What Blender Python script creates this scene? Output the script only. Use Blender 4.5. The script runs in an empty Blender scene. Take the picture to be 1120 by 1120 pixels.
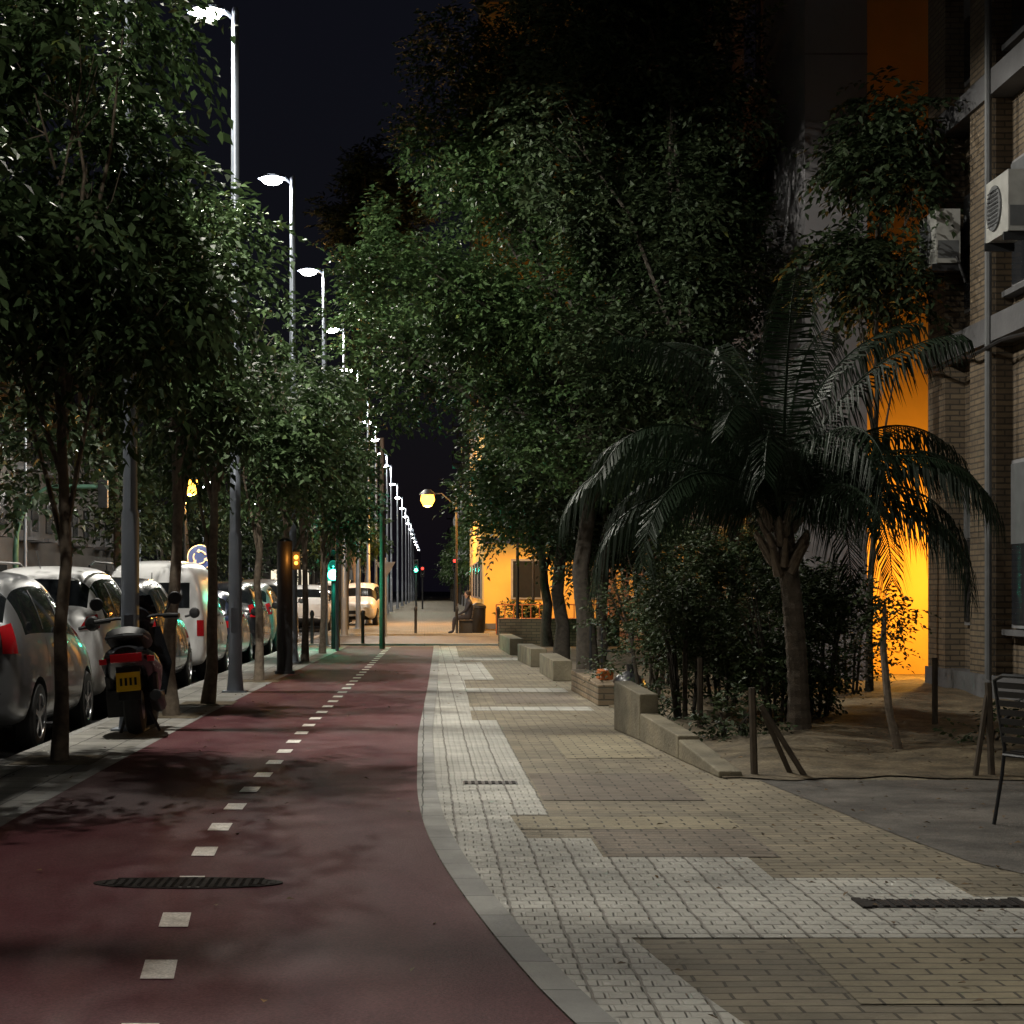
import bpy, math, random
import numpy as np
from mathutils import Vector, Matrix
from mathutils.bvhtree import BVHTree
random.seed(7)
scn=bpy.context.scene
R=math.radians
# ------------------------------------------------------------ materials
def new_mat(name):
    m=bpy.data.materials.new(name); m.use_nodes=True
    nt=m.node_tree; b=nt.nodes['Principled BSDF']
    return m,nt,b
def N(nt,t,**kw):
    n=nt.nodes.new(t)
    for k,v in kw.items(): setattr(n,k,v)
    return n
def simple(name,col,rough=.5,metal=0,spec=.5,var=.15,scale=6,bump=0,coat=0):
    m,nt,b=new_mat(name)
    b.inputs['Roughness'].default_value=rough; b.inputs['Metallic'].default_value=metal
    b.inputs['Specular IOR Level'].default_value=spec
    b.inputs['Coat Weight'].default_value=coat
    tc=N(nt,'ShaderNodeTexCoord'); no=N(nt,'ShaderNodeTexNoise'); no.inputs['Scale'].default_value=scale; no.inputs['Detail'].default_value=6
    nt.links.new(tc.outputs['Object'],no.inputs['Vector'])
    r=N(nt,'ShaderNodeValToRGB'); r.color_ramp.elements[0].position=.3; r.color_ramp.elements[1].position=.7
    c=col
    r.color_ramp.elements[0].color=(c[0]*(1-var),c[1]*(1-var),c[2]*(1-var),1)
    r.color_ramp.elements[1].color=(min(1,c[0]*(1+var)),min(1,c[1]*(1+var)),min(1,c[2]*(1+var)),1)
    nt.links.new(no.outputs['Fac'],r.inputs['Fac']); nt.links.new(r.outputs['Color'],b.inputs['Base Color'])
    if bump:
        bp=N(nt,'ShaderNodeBump'); bp.inputs['Strength'].default_value=bump; bp.inputs['Distance'].default_value=.02
        n2=N(nt,'ShaderNodeTexNoise'); n2.inputs['Scale'].default_value=scale*12; n2.inputs['Detail'].default_value=4
        nt.links.new(tc.outputs['Object'],n2.inputs['Vector'])
        nt.links.new(n2.outputs['Fac'],bp.inputs['Height']); nt.links.new(bp.outputs['Normal'],b.inputs['Normal'])
    return m
def emis(name,col,st,sample=False):
    m,nt,b=new_mat(name)
    b.inputs['Base Color'].default_value=(*col,1)
    b.inputs['Emission Color'].default_value=(*col,1); b.inputs['Emission Strength'].default_value=st
    if not sample: m.cycles.emission_sampling='NONE'
    return m
def leafmat(name,c0,c1,rough=.58,trans=.2,spec=.26):
    m,nt,b=new_mat(name)
    at=N(nt,'ShaderNodeAttribute'); at.attribute_name='tone'
    r=N(nt,'ShaderNodeValToRGB'); r.color_ramp.elements[0].color=(*c0,1); r.color_ramp.elements[1].color=(*c1,1)
    e=r.color_ramp.elements.new(.95); e.color=(c1[0]*1.1,c1[1],c1[2],1); r.color_ramp.elements[-1].color=(c1[0]*1.9,c1[1]*1.4,c1[2]*.8,1)
    nt.links.new(at.outputs['Fac'],r.inputs['Fac']); nt.links.new(r.outputs['Color'],b.inputs['Base Color'])
    b.inputs['Roughness'].default_value=rough; b.inputs['Specular IOR Level'].default_value=spec
    if trans>0:
        tr=N(nt,'ShaderNodeBsdfTranslucent'); nt.links.new(r.outputs['Color'],tr.inputs['Color'])
        mx=N(nt,'ShaderNodeMixShader'); mx.inputs[0].default_value=trans
        out=nt.nodes['Material Output']
        nt.links.new(b.outputs[0],mx.inputs[1]); nt.links.new(tr.outputs[0],mx.inputs[2]); nt.links.new(mx.outputs[0],out.inputs['Surface'])
    return m
def brickmat(name,c1,c2,mortar,bw,bh,ms=.008,wall=False,rough=.8,bump=.5,stain=.35,offset=.5,dash=False,spec=.3,rot=0,spots=False):
    m,nt,b=new_mat(name)
    L=nt.links
    tc=N(nt,'ShaderNodeTexCoord')
    vec=tc.outputs['Object']
    if wall:
        s=N(nt,'ShaderNodeSeparateXYZ'); L.new(vec,s.inputs[0])
        a=N(nt,'ShaderNodeMath',operation='ADD'); L.new(s.outputs[0],a.inputs[0]); L.new(s.outputs[1],a.inputs[1])
        c=N(nt,'ShaderNodeCombineXYZ'); L.new(a.outputs[0],c.inputs[0]); L.new(s.outputs[2],c.inputs[1]); vec=c.outputs[0]
    else:
        nn=N(nt,'ShaderNodeTexNoise'); nn.inputs['Scale'].default_value=2.5; L.new(vec,nn.inputs['Vector'])
        sb=N(nt,'ShaderNodeVectorMath',operation='MULTIPLY_ADD'); sb.inputs[1].default_value=(.035,.035,0)
        L.new(nn.outputs['Color'],sb.inputs[0]); L.new(vec,sb.inputs[2]); vec=sb.outputs[0]
        if rot:
            mp=N(nt,'ShaderNodeMapping'); mp.inputs['Rotation'].default_value=(0,0,rot); L.new(vec,mp.inputs['Vector']); vec=mp.outputs[0]
    br=N(nt,'ShaderNodeTexBrick'); br.offset=offset
    br.inputs['Scale'].default_value=1; br.inputs['Brick Width'].default_value=bw; br.inputs['Row Height'].default_value=bh
    br.inputs['Mortar Size'].default_value=ms; br.inputs['Mortar Smooth'].default_value=.3
    br.inputs['Color1'].default_value=(*c1,1); br.inputs['Color2'].default_value=(*c2,1); br.inputs['Mortar'].default_value=(*mortar,1)
    L.new(vec,br.inputs['Vector'])
    no=N(nt,'ShaderNodeTexNoise'); no.inputs['Scale'].default_value=1.1; no.inputs['Detail'].default_value=9; no.inputs['Roughness'].default_value=.75
    L.new(tc.outputs['Object'],no.inputs['Vector'])
    mr=N(nt,'ShaderNodeMapRange'); mr.inputs[1].default_value=.32; mr.inputs[2].default_value=.66; mr.inputs[3].default_value=1-stain; mr.inputs[4].default_value=1.12
    L.new(no.outputs['Fac'],mr.inputs[0])
    mu=N(nt,'ShaderNodeVectorMath',operation='SCALE'); L.new(br.outputs['Color'],mu.inputs[0]); L.new(mr.outputs[0],mu.inputs['Scale'])
    col=mu.outputs[0]
    if spots:
        vo=N(nt,'ShaderNodeTexVoronoi'); vo.inputs['Scale'].default_value=3.2; L.new(tc.outputs['Object'],vo.inputs['Vector'])
        m2=N(nt,'ShaderNodeMapRange'); m2.inputs[1].default_value=.05; m2.inputs[2].default_value=.09; m2.inputs[3].default_value=.62; m2.inputs[4].default_value=1
        L.new(vo.outputs['Distance'],m2.inputs[0])
        m3=N(nt,'ShaderNodeVectorMath',operation='SCALE'); L.new(col,m3.inputs[0]); L.new(m2.outputs[0],m3.inputs['Scale']); col=m3.outputs[0]
    n3=N(nt,'ShaderNodeTexNoise'); n3.inputs['Scale'].default_value=60; n3.inputs['Detail'].default_value=4; L.new(tc.outputs['Object'],n3.inputs['Vector'])
    h=N(nt,'ShaderNodeMath',operation='MULTIPLY_ADD'); h.inputs[1].default_value=-1
    L.new(br.outputs['Fac'],h.inputs[0])
    h0=N(nt,'ShaderNodeMath',operation='MULTIPLY'); h0.inputs[1].default_value=.35; L.new(n3.outputs['Fac'],h0.inputs[0]); L.new(h0.outputs[0],h.inputs[2])
    hh=h.outputs[0]
    if dash:
        b2=N(nt,'ShaderNodeTexBrick'); b2.offset=.5
        b2.inputs['Scale'].default_value=1; b2.inputs['Brick Width'].default_value=bw/2; b2.inputs['Row Height'].default_value=bh/2
        b2.inputs['Mortar Size'].default_value=.012; b2.inputs['Mortar Smooth'].default_value=.6
        L.new(vec,b2.inputs['Vector'])
        h2=N(nt,'ShaderNodeMath',operation='MULTIPLY_ADD'); h2.inputs[1].default_value=-.9; L.new(b2.outputs['Fac'],h2.inputs[0]); L.new(hh,h2.inputs[2]); hh=h2.outputs[0]
    bp=N(nt,'ShaderNodeBump'); bp.inputs['Strength'].default_value=bump; bp.inputs['Distance'].default_value=.012
    L.new(hh,bp.inputs['Height']); L.new(bp.outputs['Normal'],b.inputs['Normal'])
    L.new(col,b.inputs['Base Color']); b.inputs['Roughness'].default_value=rough; b.inputs['Specular IOR Level'].default_value=spec
    return m
def groundmat(name,ca,cb,cc,rough=.8,s1=.6,s2=90,bump=.4,spec=.35,stretch=1.0):
    m,nt,b=new_mat(name); L=nt.links
    tc=N(nt,'ShaderNodeTexCoord')
    mp=N(nt,'ShaderNodeMapping'); mp.inputs['Scale'].default_value=(1,stretch,1); L.new(tc.outputs['Object'],mp.inputs['Vector'])
    n1=N(nt,'ShaderNodeTexNoise'); n1.inputs['Scale'].default_value=s1; n1.inputs['Detail'].default_value=10; n1.inputs['Roughness'].default_value=.68; L.new(mp.outputs[0],n1.inputs['Vector'])
    r=N(nt,'ShaderNodeValToRGB'); r.color_ramp.elements[0].position=.34; r.color_ramp.elements[0].color=(*ca,1)
    r.color_ramp.elements[1].position=.68; r.color_ramp.elements[1].color=(*cc,1)
    e=r.color_ramp.elements.new(.5); e.color=(*cb,1)
    L.new(n1.outputs['Fac'],r.inputs['Fac'])
    n2=N(nt,'ShaderNodeTexNoise'); n2.inputs['Scale'].default_value=s2; n2.inputs['Detail'].default_value=3; L.new(tc.outputs['Object'],n2.inputs['Vector'])
    mr=N(nt,'ShaderNodeMapRange'); mr.inputs[1].default_value=.3; mr.inputs[2].default_value=.7; mr.inputs[3].default_value=.7; mr.inputs[4].default_value=1.3
    L.new(n2.outputs['Fac'],mr.inputs[0])
    mu=N(nt,'ShaderNodeVectorMath',operation='SCALE'); L.new(r.outputs['Color'],mu.inputs[0]); L.new(mr.outputs[0],mu.inputs['Scale'])
    L.new(mu.outputs[0],b.inputs['Base Color'])
    bp=N(nt,'ShaderNodeBump'); bp.inputs['Strength'].default_value=bump; bp.inputs['Distance'].default_value=.006
    L.new(n2.outputs['Fac'],bp.inputs['Height']); L.new(bp.outputs['Normal'],b.inputs['Normal'])
    b.inputs['Roughness'].default_value=rough; b.inputs['Specular IOR Level'].default_value=spec
    return m
M={}
M['asphalt']=groundmat('asphalt',(.035,.035,.038),(.05,.05,.052),(.065,.063,.062),rough=.7)
M['ground']=groundmat('ground_earth',(.03,.028,.024),(.045,.04,.035),(.06,.055,.045))
M['lane']=groundmat('red_lane',(.068,.022,.027),(.1,.034,.040),(.135,.066,.068),rough=.8,s1=.9,bump=.6,spec=.18,stretch=.4)
M['pave']=brickmat('beige_pavers',(.31,.265,.185),(.23,.2,.145),(.1,.086,.06),.2,.1,.007,stain=.5,bump=1,spots=True)
M['brownpave']=brickmat('brown_pavers',(.24,.195,.15),(.19,.16,.125),(.08,.07,.055),.2,.1,.007,stain=.45,bump=1,spots=True)
M['yelpave']=brickmat('yellow_pavers',(.37,.32,.21),(.3,.26,.175),(.11,.095,.07),.2,.1,.007,stain=.45,bump=1,spots=True)
M['pale']=brickmat('pale_pavers',(.58,.565,.51),(.46,.45,.41),(.26,.245,.215),.2,.2,.006,stain=.38,bump=1,offset=0,dash=True,spots=True)
M['edge']=brickmat('grey_kerbstone',(.36,.355,.33),(.28,.28,.27),(.08,.08,.075),.5,3.0,.006,stain=.35,offset=0,rot=1.5708)
M['verge']=brickmat('grey_slabs',(.34,.33,.295),(.26,.25,.23),(.1,.095,.09),.4,.4,.008,stain=.45,offset=0,spots=True)
M['concrete_floor']=groundmat('worn_concrete',(.05,.046,.042),(.1,.092,.082),(.17,.155,.138),s1=1.6,bump=.8)
M['soil']=groundmat('soil',(.05,.04,.025),(.12,.095,.06),(.2,.16,.1),s1=2.5,s2=40,bump=1)
M['white']=groundmat('road_paint',(.42,.38,.34),(.62,.58,.53),(.72,.69,.65),rough=.6,s1=7,bump=.3)
M['iron']=simple('cast_iron',(.03,.026,.024),.85,.0,spec=.15,bump=.5)
M['kerb']=brickmat('kerb_stone',(.34,.33,.31),(.29,.285,.27),(.1,.1,.1),8,1.0,.01,stain=.3,offset=0)
M['oldconc']=simple('weathered_concrete',(.17,.148,.1),.85,var=.4,scale=3,bump=.6)
M['brickwall']=brickmat('beige_brick',(.21,.16,.105),(.15,.115,.08),(.08,.068,.055),.26,.075,.011,wall=True,bump=.7)
M['lowbrick']=brickmat('garden_brick',(.28,.21,.13),(.2,.15,.1),(.12,.1,.07),.26,.075,.011,wall=True,bump=.7)
M['greyconc']=simple('grey_render',(.2,.195,.205),.85,var=.14,scale=.7,bump=.2)
M['band']=simple('concrete_band',(.11,.11,.115),.85,var=.25,scale=1.5,bump=.3)
M['orangewall']=simple('ochre_render',(.75,.45,.1),.85,var=.14,scale=.8,bump=.2)
M['redwall']=brickmat('dark_red_brick',(.1,.04,.034),(.075,.034,.028),(.05,.035,.03),.26,.075,.01,wall=True)
M['darkb']=simple('dark_facade',(.08,.075,.07),.9,var=.2,scale=.5)
M['steel']=simple('galvanised_steel',(.25,.28,.33),.45,.5,var=.12,scale=3)
M['darkmetal']=simple('dark_metal',(.03,.032,.035),.45,.4)
M['greenmetal']=simple('green_mast',(.15,.3,.22),.4,.3)
M['rust']=simple('rusty_pole',(.14,.085,.06),.7,.2)
M['bark']=simple('bark',(.062,.052,.04),.9,var=.35,scale=14,bump=.9)
M['barkpale']=simple('pale_bark',(.19,.15,.11),.85,var=.3,scale=18,bump=.7)
M['palmbark']=simple('palm_bark',(.09,.07,.05),.9,var=.4,scale=10,bump=1)
M['stake']=simple('wooden_stake',(.06,.045,.03),.85,var=.3,scale=10)
M['glass']=simple('dark_glass',(.012,.014,.016),.06,0,.6,var=.1)
M['winglass']=simple('window_glass',(.02,.022,.026),.12,0,.5,var=.1)
M['shutter']=simple('shutter',(.11,.115,.12),.6,var=.15)
M['frame']=simple('window_frame',(.25,.25,.26),.5)
M['ac']=simple('ac_white',(.36,.36,.34),.5,var=.15)
M['black']=simple('black_plastic',(.012,.012,.013),.5)
M['tyre']=simple('tyre_rubber',(.018,.018,.018),.85)
M['rim']=simple('alloy_rim',(.4,.41,.43),.3,.8)
M['chrome']=simple('chrome',(.7,.7,.72),.15,1)
M['taillamp']=emis('tail_lamp_red',(.36,.01,.014),.035); M['taillamp'].node_tree.nodes['Principled BSDF'].inputs['Roughness'].default_value=.1  # faint emission stands in for street light reflected by the unlit lenses
M['clearlamp']=simple('lamp_clear',(.6,.62,.65),.1,.3)
M['plate']=simple('number_plate',(.7,.7,.68),.4)
M['yplate']=simple('yellow_plate',(.8,.5,.02),.4)
M['p_silver']=simple('paint_silver',(.2,.205,.215),.34,.45,var=.03,coat=.5)
M['p_white']=simple('paint_white',(.74,.74,.74),.3,0,var=.03,coat=.6)
M['p_black']=simple('paint_black',(.012,.013,.016),.25,0,var=.05,coat=.8)
M['p_blue']=simple('paint_blue',(.02,.035,.10),.28,.2,var=.05,coat=.8)
M['p_grey']=simple('paint_grey',(.12,.125,.13),.3,.4,var=.04,coat=.7)
M['led']=emis('led_lens',(1,.98,.95),60)
M['sodium']=emis('sodium_lens',(1,.42,.05),7)
M['green_on']=emis('green_signal',(.04,1,.6),60)
M['amber_on']=emis('amber_signal',(1,.28,.03),9)
M['red_on']=emis('red_signal',(1,.03,.02),6)
M['shop']=emis('lit_shopfront',(1,.86,.62),1.2)
M['winwarm']=emis('lit_window',(1,.62,.25),.5)
M['headlamp_on']=emis('headlamp_on',(1,.95,.85),30)
M['signblue']=simple('sign_blue',(.02,.06,.35),.4)
M['signwhite']=simple('sign_white',(.75,.75,.75),.4)
M['signback']=simple('sign_back',(.2,.2,.21),.5,.3)
M['orangebag']=simple('orange_plastic',(.5,.15,.04),.5)
M['bag']=simple('plastic_bag',(.03,.03,.035),.3)
M['cloth']=simple('dark_jacket',(.035,.035,.045),.9)
M['skin']=simple('skin',(.45,.27,.19),.6)
M['hair']=simple('hair',(.03,.02,.015),.7)
M['leafA']=leafmat('hackberry_leaves',(.024,.05,.019),(.064,.112,.042))
M['leafB']=leafmat('ficus_leaves',(.019,.044,.016),(.055,.102,.034),rough=.5)
M['leafC']=leafmat('dark_leaves',(.014,.028,.012),(.038,.062,.026),trans=.1)
M['leafP']=leafmat('palm_leaves',(.013,.025,.012),(.034,.055,.027),rough=.5,trans=.1,spec=.22)
M['leafS']=leafmat('shrub_leaves',(.018,.034,.013),(.05,.078,.03),trans=.1)
M['dead']=leafmat('fallen_leaf',(.08,.055,.03),(.17,.12,.06),rough=.8,trans=0)
# ------------------------------------------------------------ mesh builder
class MB:
    def __init__(s): s.V=[];s.F=[];s.I=[];s.m=[]
    def mi(s,k):
        if k not in s.m: s.m.append(k)
        return s.m.index(k)
    def add(s,vs,fs,k):
        o=len(s.V); s.V+= [tuple(v) for v in vs]; i=s.mi(k)
        for f in fs: s.F.append([o+a for a in f]); s.I.append(i)
    def box(s,c,d,k,rz=0,rx=0,ry=0):
        m=Matrix.Rotation(rz,3,'Z')@Matrix.Rotation(ry,3,'Y')@Matrix.Rotation(rx,3,'X'); c=Vector(c)
        vs=[c+m@Vector((x*d[0]/2,y*d[1]/2,z*d[2]/2)) for z in(-1,1) for y in(-1,1) for x in(-1,1)]
        s.add(vs,[(0,2,3,1),(4,5,7,6),(0,1,5,4),(2,6,7,3),(0,4,6,2),(1,3,7,5)],k)
    def bx(s,x0,x1,y0,y1,z0,z1,k): s.box(((x0+x1)/2,(y0+y1)/2,(z0+z1)/2),(x1-x0,y1-y0,z1-z0),k)
    def tube(s,pts,rad,k,seg=8):
        pts=[Vector(p) for p in pts]; n=len(pts)
        if not hasattr(rad,'__len__'): rad=[rad]*n
        vs=[];ref=None
        for i,p in enumerate(pts):
            t=(pts[min(i+1,n-1)]-pts[max(i-1,0)]).normalized()
            if ref is None:
                ref=Vector((1,0,0)) if abs(t.x)<.8 else Vector((0,1,0))
            a=(ref-t*ref.dot(t)).normalized(); ref=a; b=t.cross(a)
            for j in range(seg):
                q=2*math.pi*j/seg; vs.append(p+(a*math.cos(q)+b*math.sin(q))*rad[i])
        fs=[]
        for i in range(n-1):
            for j in range(seg):
                j2=(j+1)%seg; fs.append((i*seg+j,i*seg+j2,(i+1)*seg+j2,(i+1)*seg+j))
        fs.append(tuple(reversed(range(seg)))); fs.append(tuple(range((n-1)*seg,n*seg)))
        s.add(vs,fs,k)
    def lathe(s,c,axis,prof,k,seg=20):
        c=Vector(c); ax=Vector(axis).normalized(); a=ax.orthogonal().normalized(); b=ax.cross(a); vs=[];fs=[]
        n=len(prof)
        for j in range(seg):
            q=2*math.pi*j/seg; d=a*math.cos(q)+b*math.sin(q)
            for r,h in prof: vs.append(c+d*r+ax*h)
        for j in range(seg):
            j2=(j+1)%seg
            for i in range(n-1): fs.append((j*n+i,j2*n+i,j2*n+i+1,j*n+i+1))
        s.add(vs,fs,k)
    def mesh(s,name,smooth=False):
        me=bpy.data.meshes.new(name); me.from_pydata(s.V,[],s.F)
        for k in s.m: me.materials.append(M[k])
        me.polygons.foreach_set('material_index',s.I)
        if smooth:
            me.polygons.foreach_set('use_smooth',[True]*len(s.F))
            try: me.set_sharp_from_angle(angle=R(40))
            except Exception: pass
        me.update(); return me
    def obj(s,name,smooth=False,parent=None,loc=(0,0,0),rz=0,bevel=0):
        o=bpy.data.objects.new(name,s.mesh(name,smooth)); scn.collection.objects.link(o)
        o.location=loc; o.rotation_euler=(0,0,rz)
        if parent: o.parent=parent
        if bevel:
            m=o.modifiers.new('bevel','BEVEL'); m.width=bevel; m.segments=2; m.limit_method='ANGLE'
        return o
def inst(name,mesh,loc,rz=0,parent=None,scale=None):
    o=bpy.data.objects.new(name,mesh); scn.collection.objects.link(o); o.location=loc; o.rotation_euler=(0,0,rz)
    if parent: o.parent=parent
    if scale: o.scale=scale
    return o
def light(kind,loc,energy,col,parent=None,size=.15,cone=165,name='light',rot=(0,0,0),blend=.35):
    l=bpy.data.lights.new(name,kind); l.energy=energy; l.color=col
    if kind in('SPOT','POINT'): l.shadow_soft_size=size
    if kind=='SPOT': l.spot_size=R(cone); l.spot_blend=blend
    o=bpy.data.objects.new(name,l); scn.collection.objects.link(o); o.location=loc; o.rotation_euler=rot
    if parent: o.parent=parent
    return o
def interp(tab,y):
    ys=[a for a,b in tab]; xs=[b for a,b in tab]
    return float(np.interp(y,ys,xs))
def dr(y): return .005*max(0,y-22)
# ------------------------------------------------------------ ground & paving
RE=[(-6,3.2),(-2,2.3),(3,1.12),(4.5,.78),(6,.48),(7,.34),(8,.23),(9,.13),(10,.05),(11.3,-.02),(13,-.06),(18,-.07),(27,.04),(44,.2),(300,1.6)]
LE=[(-6,-1.0),(3,-2.0),(6,-2.3),(8,-2.45),(11,-2.56),(15,-2.55),(21,-2.49),(27,-2.38),(32,-2.28),(46,-1.95),(300,-.7)]
CL=[(3,-.62),(5.5,-.88),(6.86,-.98),(8.06,-1.08),(9.17,-1.15),(10.3,-1.21),(12,-1.25),(16,-1.24),(20,-1.22),(46,-.9)]
def sm(tab,y): return (interp(tab,y-.5)+interp(tab,y)+interp(tab,y+.5))/3
def strip(name,fl,fr,y0,y1,z,k,step=.3):
    n=max(2,int((y1-y0)/step)+1); vs=[];fs=[]
    for i in range(n+1):
        y=y0+(y1-y0)*i/n; vs+=[(fl(y),y,z),(fr(y),y,z)]
    for i in range(n): fs.append((2*i,2*i+1,2*i+3,2*i+2))
    b=MB(); b.add(vs,fs,k); return b.obj(name)
g=MB(); g.add([(-900,-300,-.112),(900,-300,-.112),(900,1500,-.112),(-900,1500,-.112)],[(0,1,2,3)],'ground'); g.obj('ground')
strip('road',lambda y:-16+dr(y),lambda y:-3.56+dr(y),-10,400,-.104,'asphalt',10)
b=MB()
yy=[-10+5*i for i in range(82)]
vs=[];fs=[]
for y in yy: vs+=[(-3.44+dr(y),y,0),(16,y,0)]
for i in range(len(yy)-1): fs.append((2*i,2*i+1,2*i+3,2*i+2))
b.add(vs,fs,'pave'); b.obj('pavement')
b=MB()
for i in range(len(yy)-1):
    y0,y1=yy[i],yy[i+1]; a0,a1=-3.44+dr(y0),-3.44+dr(y1)
    P=[(a0-.13,y0,-.112),(a0-.115,y0,.0),(a0-.1,y0,.006),(a0,y0,.006),(a1-.13,y1,-.112),(a1-.115,y1,.0),(a1-.1,y1,.006),(a1,y1,.006)]
    b.add(P,[(0,1,5,4),(1,2,6,5),(2,3,7,6)],'kerb')
b.obj('road_kerb')
strip('verge_paving',lambda y:-3.44+dr(y),lambda y:sm(LE,y)-.1,-6,47,.004,'verge')
strip('lane_kerb',lambda y:sm(LE,y)-.1,lambda y:sm(LE,y),-6,46.5,.006,'edge')
strip('cycle_lane',lambda y:sm(LE,y),lambda y:sm(RE,y),-6,46,.004,'lane')
strip('lane_kerb',lambda y:sm(RE,y),lambda y:sm(RE,y)+.14,-6,46.5,.012,'edge')
strip('pale_paving',lambda y:sm(RE,y)+.14,lambda y:sm(RE,y)+.56,-6,46,.004,'pale')
b=MB()
def prect(x1,y0,y1,k='pale',x0=None):
    n=max(2,int((y1-y0)/.3)); vs=[];fs=[]
    for i in range(n+1):
        y=y0+(y1-y0)*i/n; vs+=[(sm(RE,y)+.56 if x0 is None else x0,y,.004),(x1,y,.004)]
    for i in range(n): fs.append((2*i,2*i+1,2*i+3,2*i+2))
    b.add(vs,fs,k)
prect(2.78,7.5,8.5); prect(2.55,8.5,9.05); prect(1.72,9.05,9.75); prect(.95,9.75,10.5); prect(.78,11.6,20); prect(2.0,21.6,22.3); prect(2.0,25.5,26.5); prect(1.1,29,36); prect(2.0,37,38.5)
prect(1.9,9.76,10.9,'brownpave',.97); prect(1.9,12.4,14.2,'brownpave',.8); prect(5.2,6.3,7.49,'yelpave',1.5); prect(1.9,10.91,11.5,'yelpave'); prect(1.95,15.5,18,'yelpave',1.2); prect(1.95,23,25,'brownpave',.9)
b.obj('patterned_paving')
b=MB(); b.add([(2.5,13.7,.004),(2.62,12.2,.004),(2.75,10.6,.004),(2.86,9.6,.004),(3.0,9.2,.004),(7.3,8.9,.004),(7.3,13.7,.004)],[range(7)],'concrete_floor'); b.obj('concrete_apron')
b=MB()
for i in range(-3,38):
    y=6.86+1.03*i; x=sm(CL,y); w=.062; x2=sm(CL,y+.4)
    b.add([(x-w,y-.17,.008),(x+w,y-.17,.008),(x2+w,y+.17,.008),(x2-w,y+.17,.008)],[(0,1,2,3)],'white')
b.obj('lane_markings')
b=MB(); b.add([(-3.3,47.2,.005),(16,47.2,.005),(16,56.5,.005),(-3.2,56.5,.005)],[(0,1,2,3)],'asphalt'); b.obj('side_street')
b=MB(); b.bx(-3.2,2,46.7,47.0,-.02,.05,'edge'); b.bx(-3.2,2,56.8,57.1,-.02,.07,'edge'); b.obj('side_kerb')
b=MB(); cx,cy=-1.15,8.88
b.lathe((0,0,0),(0,0,1),[(.46,.0),(.46,.006),(.43,.007),(.42,.003),(.001,.003)],'iron',36)
for i in range(-10,11):
    x=i*.041; h=math.sqrt(max(.01,.41**2-x*x)); b.bx(x-.011,x+.011,-h,h,.003,.008,'iron')
for i in range(-3,4): b.bx(-.36,.36,i*.11-.012,i*.11+.012,.003,.009,'iron')
o=b.obj('manhole_cover',loc=(cx,cy,.004)); o.scale=(1,.36,1)
b=MB(); b.bx(.28,.68,13.4,13.6,.004,.007,'black')
for i in range(8): b.bx(.29+i*.05,.315+i*.05,13.41,13.59,.007,.011,'iron')
b.obj('drain_grate')
b=MB(); b.bx(1.98,2.7,8.2,8.4,.004,.008,'black')
for i in range(12): b.bx(2.0+i*.058,2.03+i*.058,8.21,8.39,.008,.013,'iron')
b.bx(1.96,2.0,8.18,8.42,.004,.014,'iron'); b.bx(2.68,2.72,8.18,8.42,.004,.014,'iron'); b.obj('drain_grate')
# ------------------------------------------------------------ planting bed & low walls
random.seed(3)
n=40; vs=[];fs=[]
for j in range(n+1):
    for i in range(n+1):
        x=2.25+(7.4-2.25)*i/n; y=13.8+(27.5-13.8)*j/n
        e=min(i,j,6)/6
        yo=0 if j>0 else .12*math.sin(x*4)+.07*math.sin(x*11)
        vs.append((x,y+yo,.012+e*(.03+.04*(math.sin(x*3.1+y)*math.cos(y*2.3)+1)+.012*random.random())))
for j in range(n):
    for i in range(n): a=j*(n+1)+i; fs.append((a,a+1,a+n+2,a+n+1))
b=MB(); b.add(vs,fs,'soil'); b.obj('soil_bed',smooth=True)
b=MB(); b.bx(2.35,7.2,27.5,46,0,.03,'soil'); b.obj('soil_bed')
def lowwall(name,pts,k='lowbrick',t=.16):
    b=MB()
    for (x0,y0,h0,x1,y1,h1) in pts:
        d=Vector((x1-x0,y1-y0,0)).normalized(); p=Vector((-d.y,d.x,0))*t/2
        A=Vector((x0,y0,0));B=Vector((x1,y1,0))
        vs=[A-p,A+p,B+p,B-p,A-p+Vector((0,0,h0)),A+p+Vector((0,0,h0)),B+p+Vector((0,0,h1)),B-p+Vector((0,0,h1))]
        b.add(vs,[(0,3,2,1),(4,5,6,7),(0,1,5,4),(1,2,6,5),(2,3,7,6),(3,0,4,7)],k)
    return b.obj(name,bevel=.012)
lowwall('planter_wall',[(2.32,13.9,.05,2.22,15.4,.17),(2.22,15.42,.2,2.12,17.3,.26),(2.12,17.32,.44,2.02,18.7,.5)],'oldconc',.18)
lowwall('planter_wall',[(2.25,22.5,.26,2.2,26.0,.3)],'lowbrick',.25)
lowwall('planter_wall',[(2.15,28.6,.32,2.12,31.5,.34)],'oldconc',.3)
lowwall('planter_wall',[(2.1,33.8,.34,2.02,37.0,.34)],'oldconc',.3)
lowwall('planter_wall',[(2.0,40.0,.36,1.95,44.5,.36)],'oldconc',.3)
lowwall('brick_wall',[(1.85,46.2,.7,4.9,46.2,.7)],'lowbrick',.25)
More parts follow.
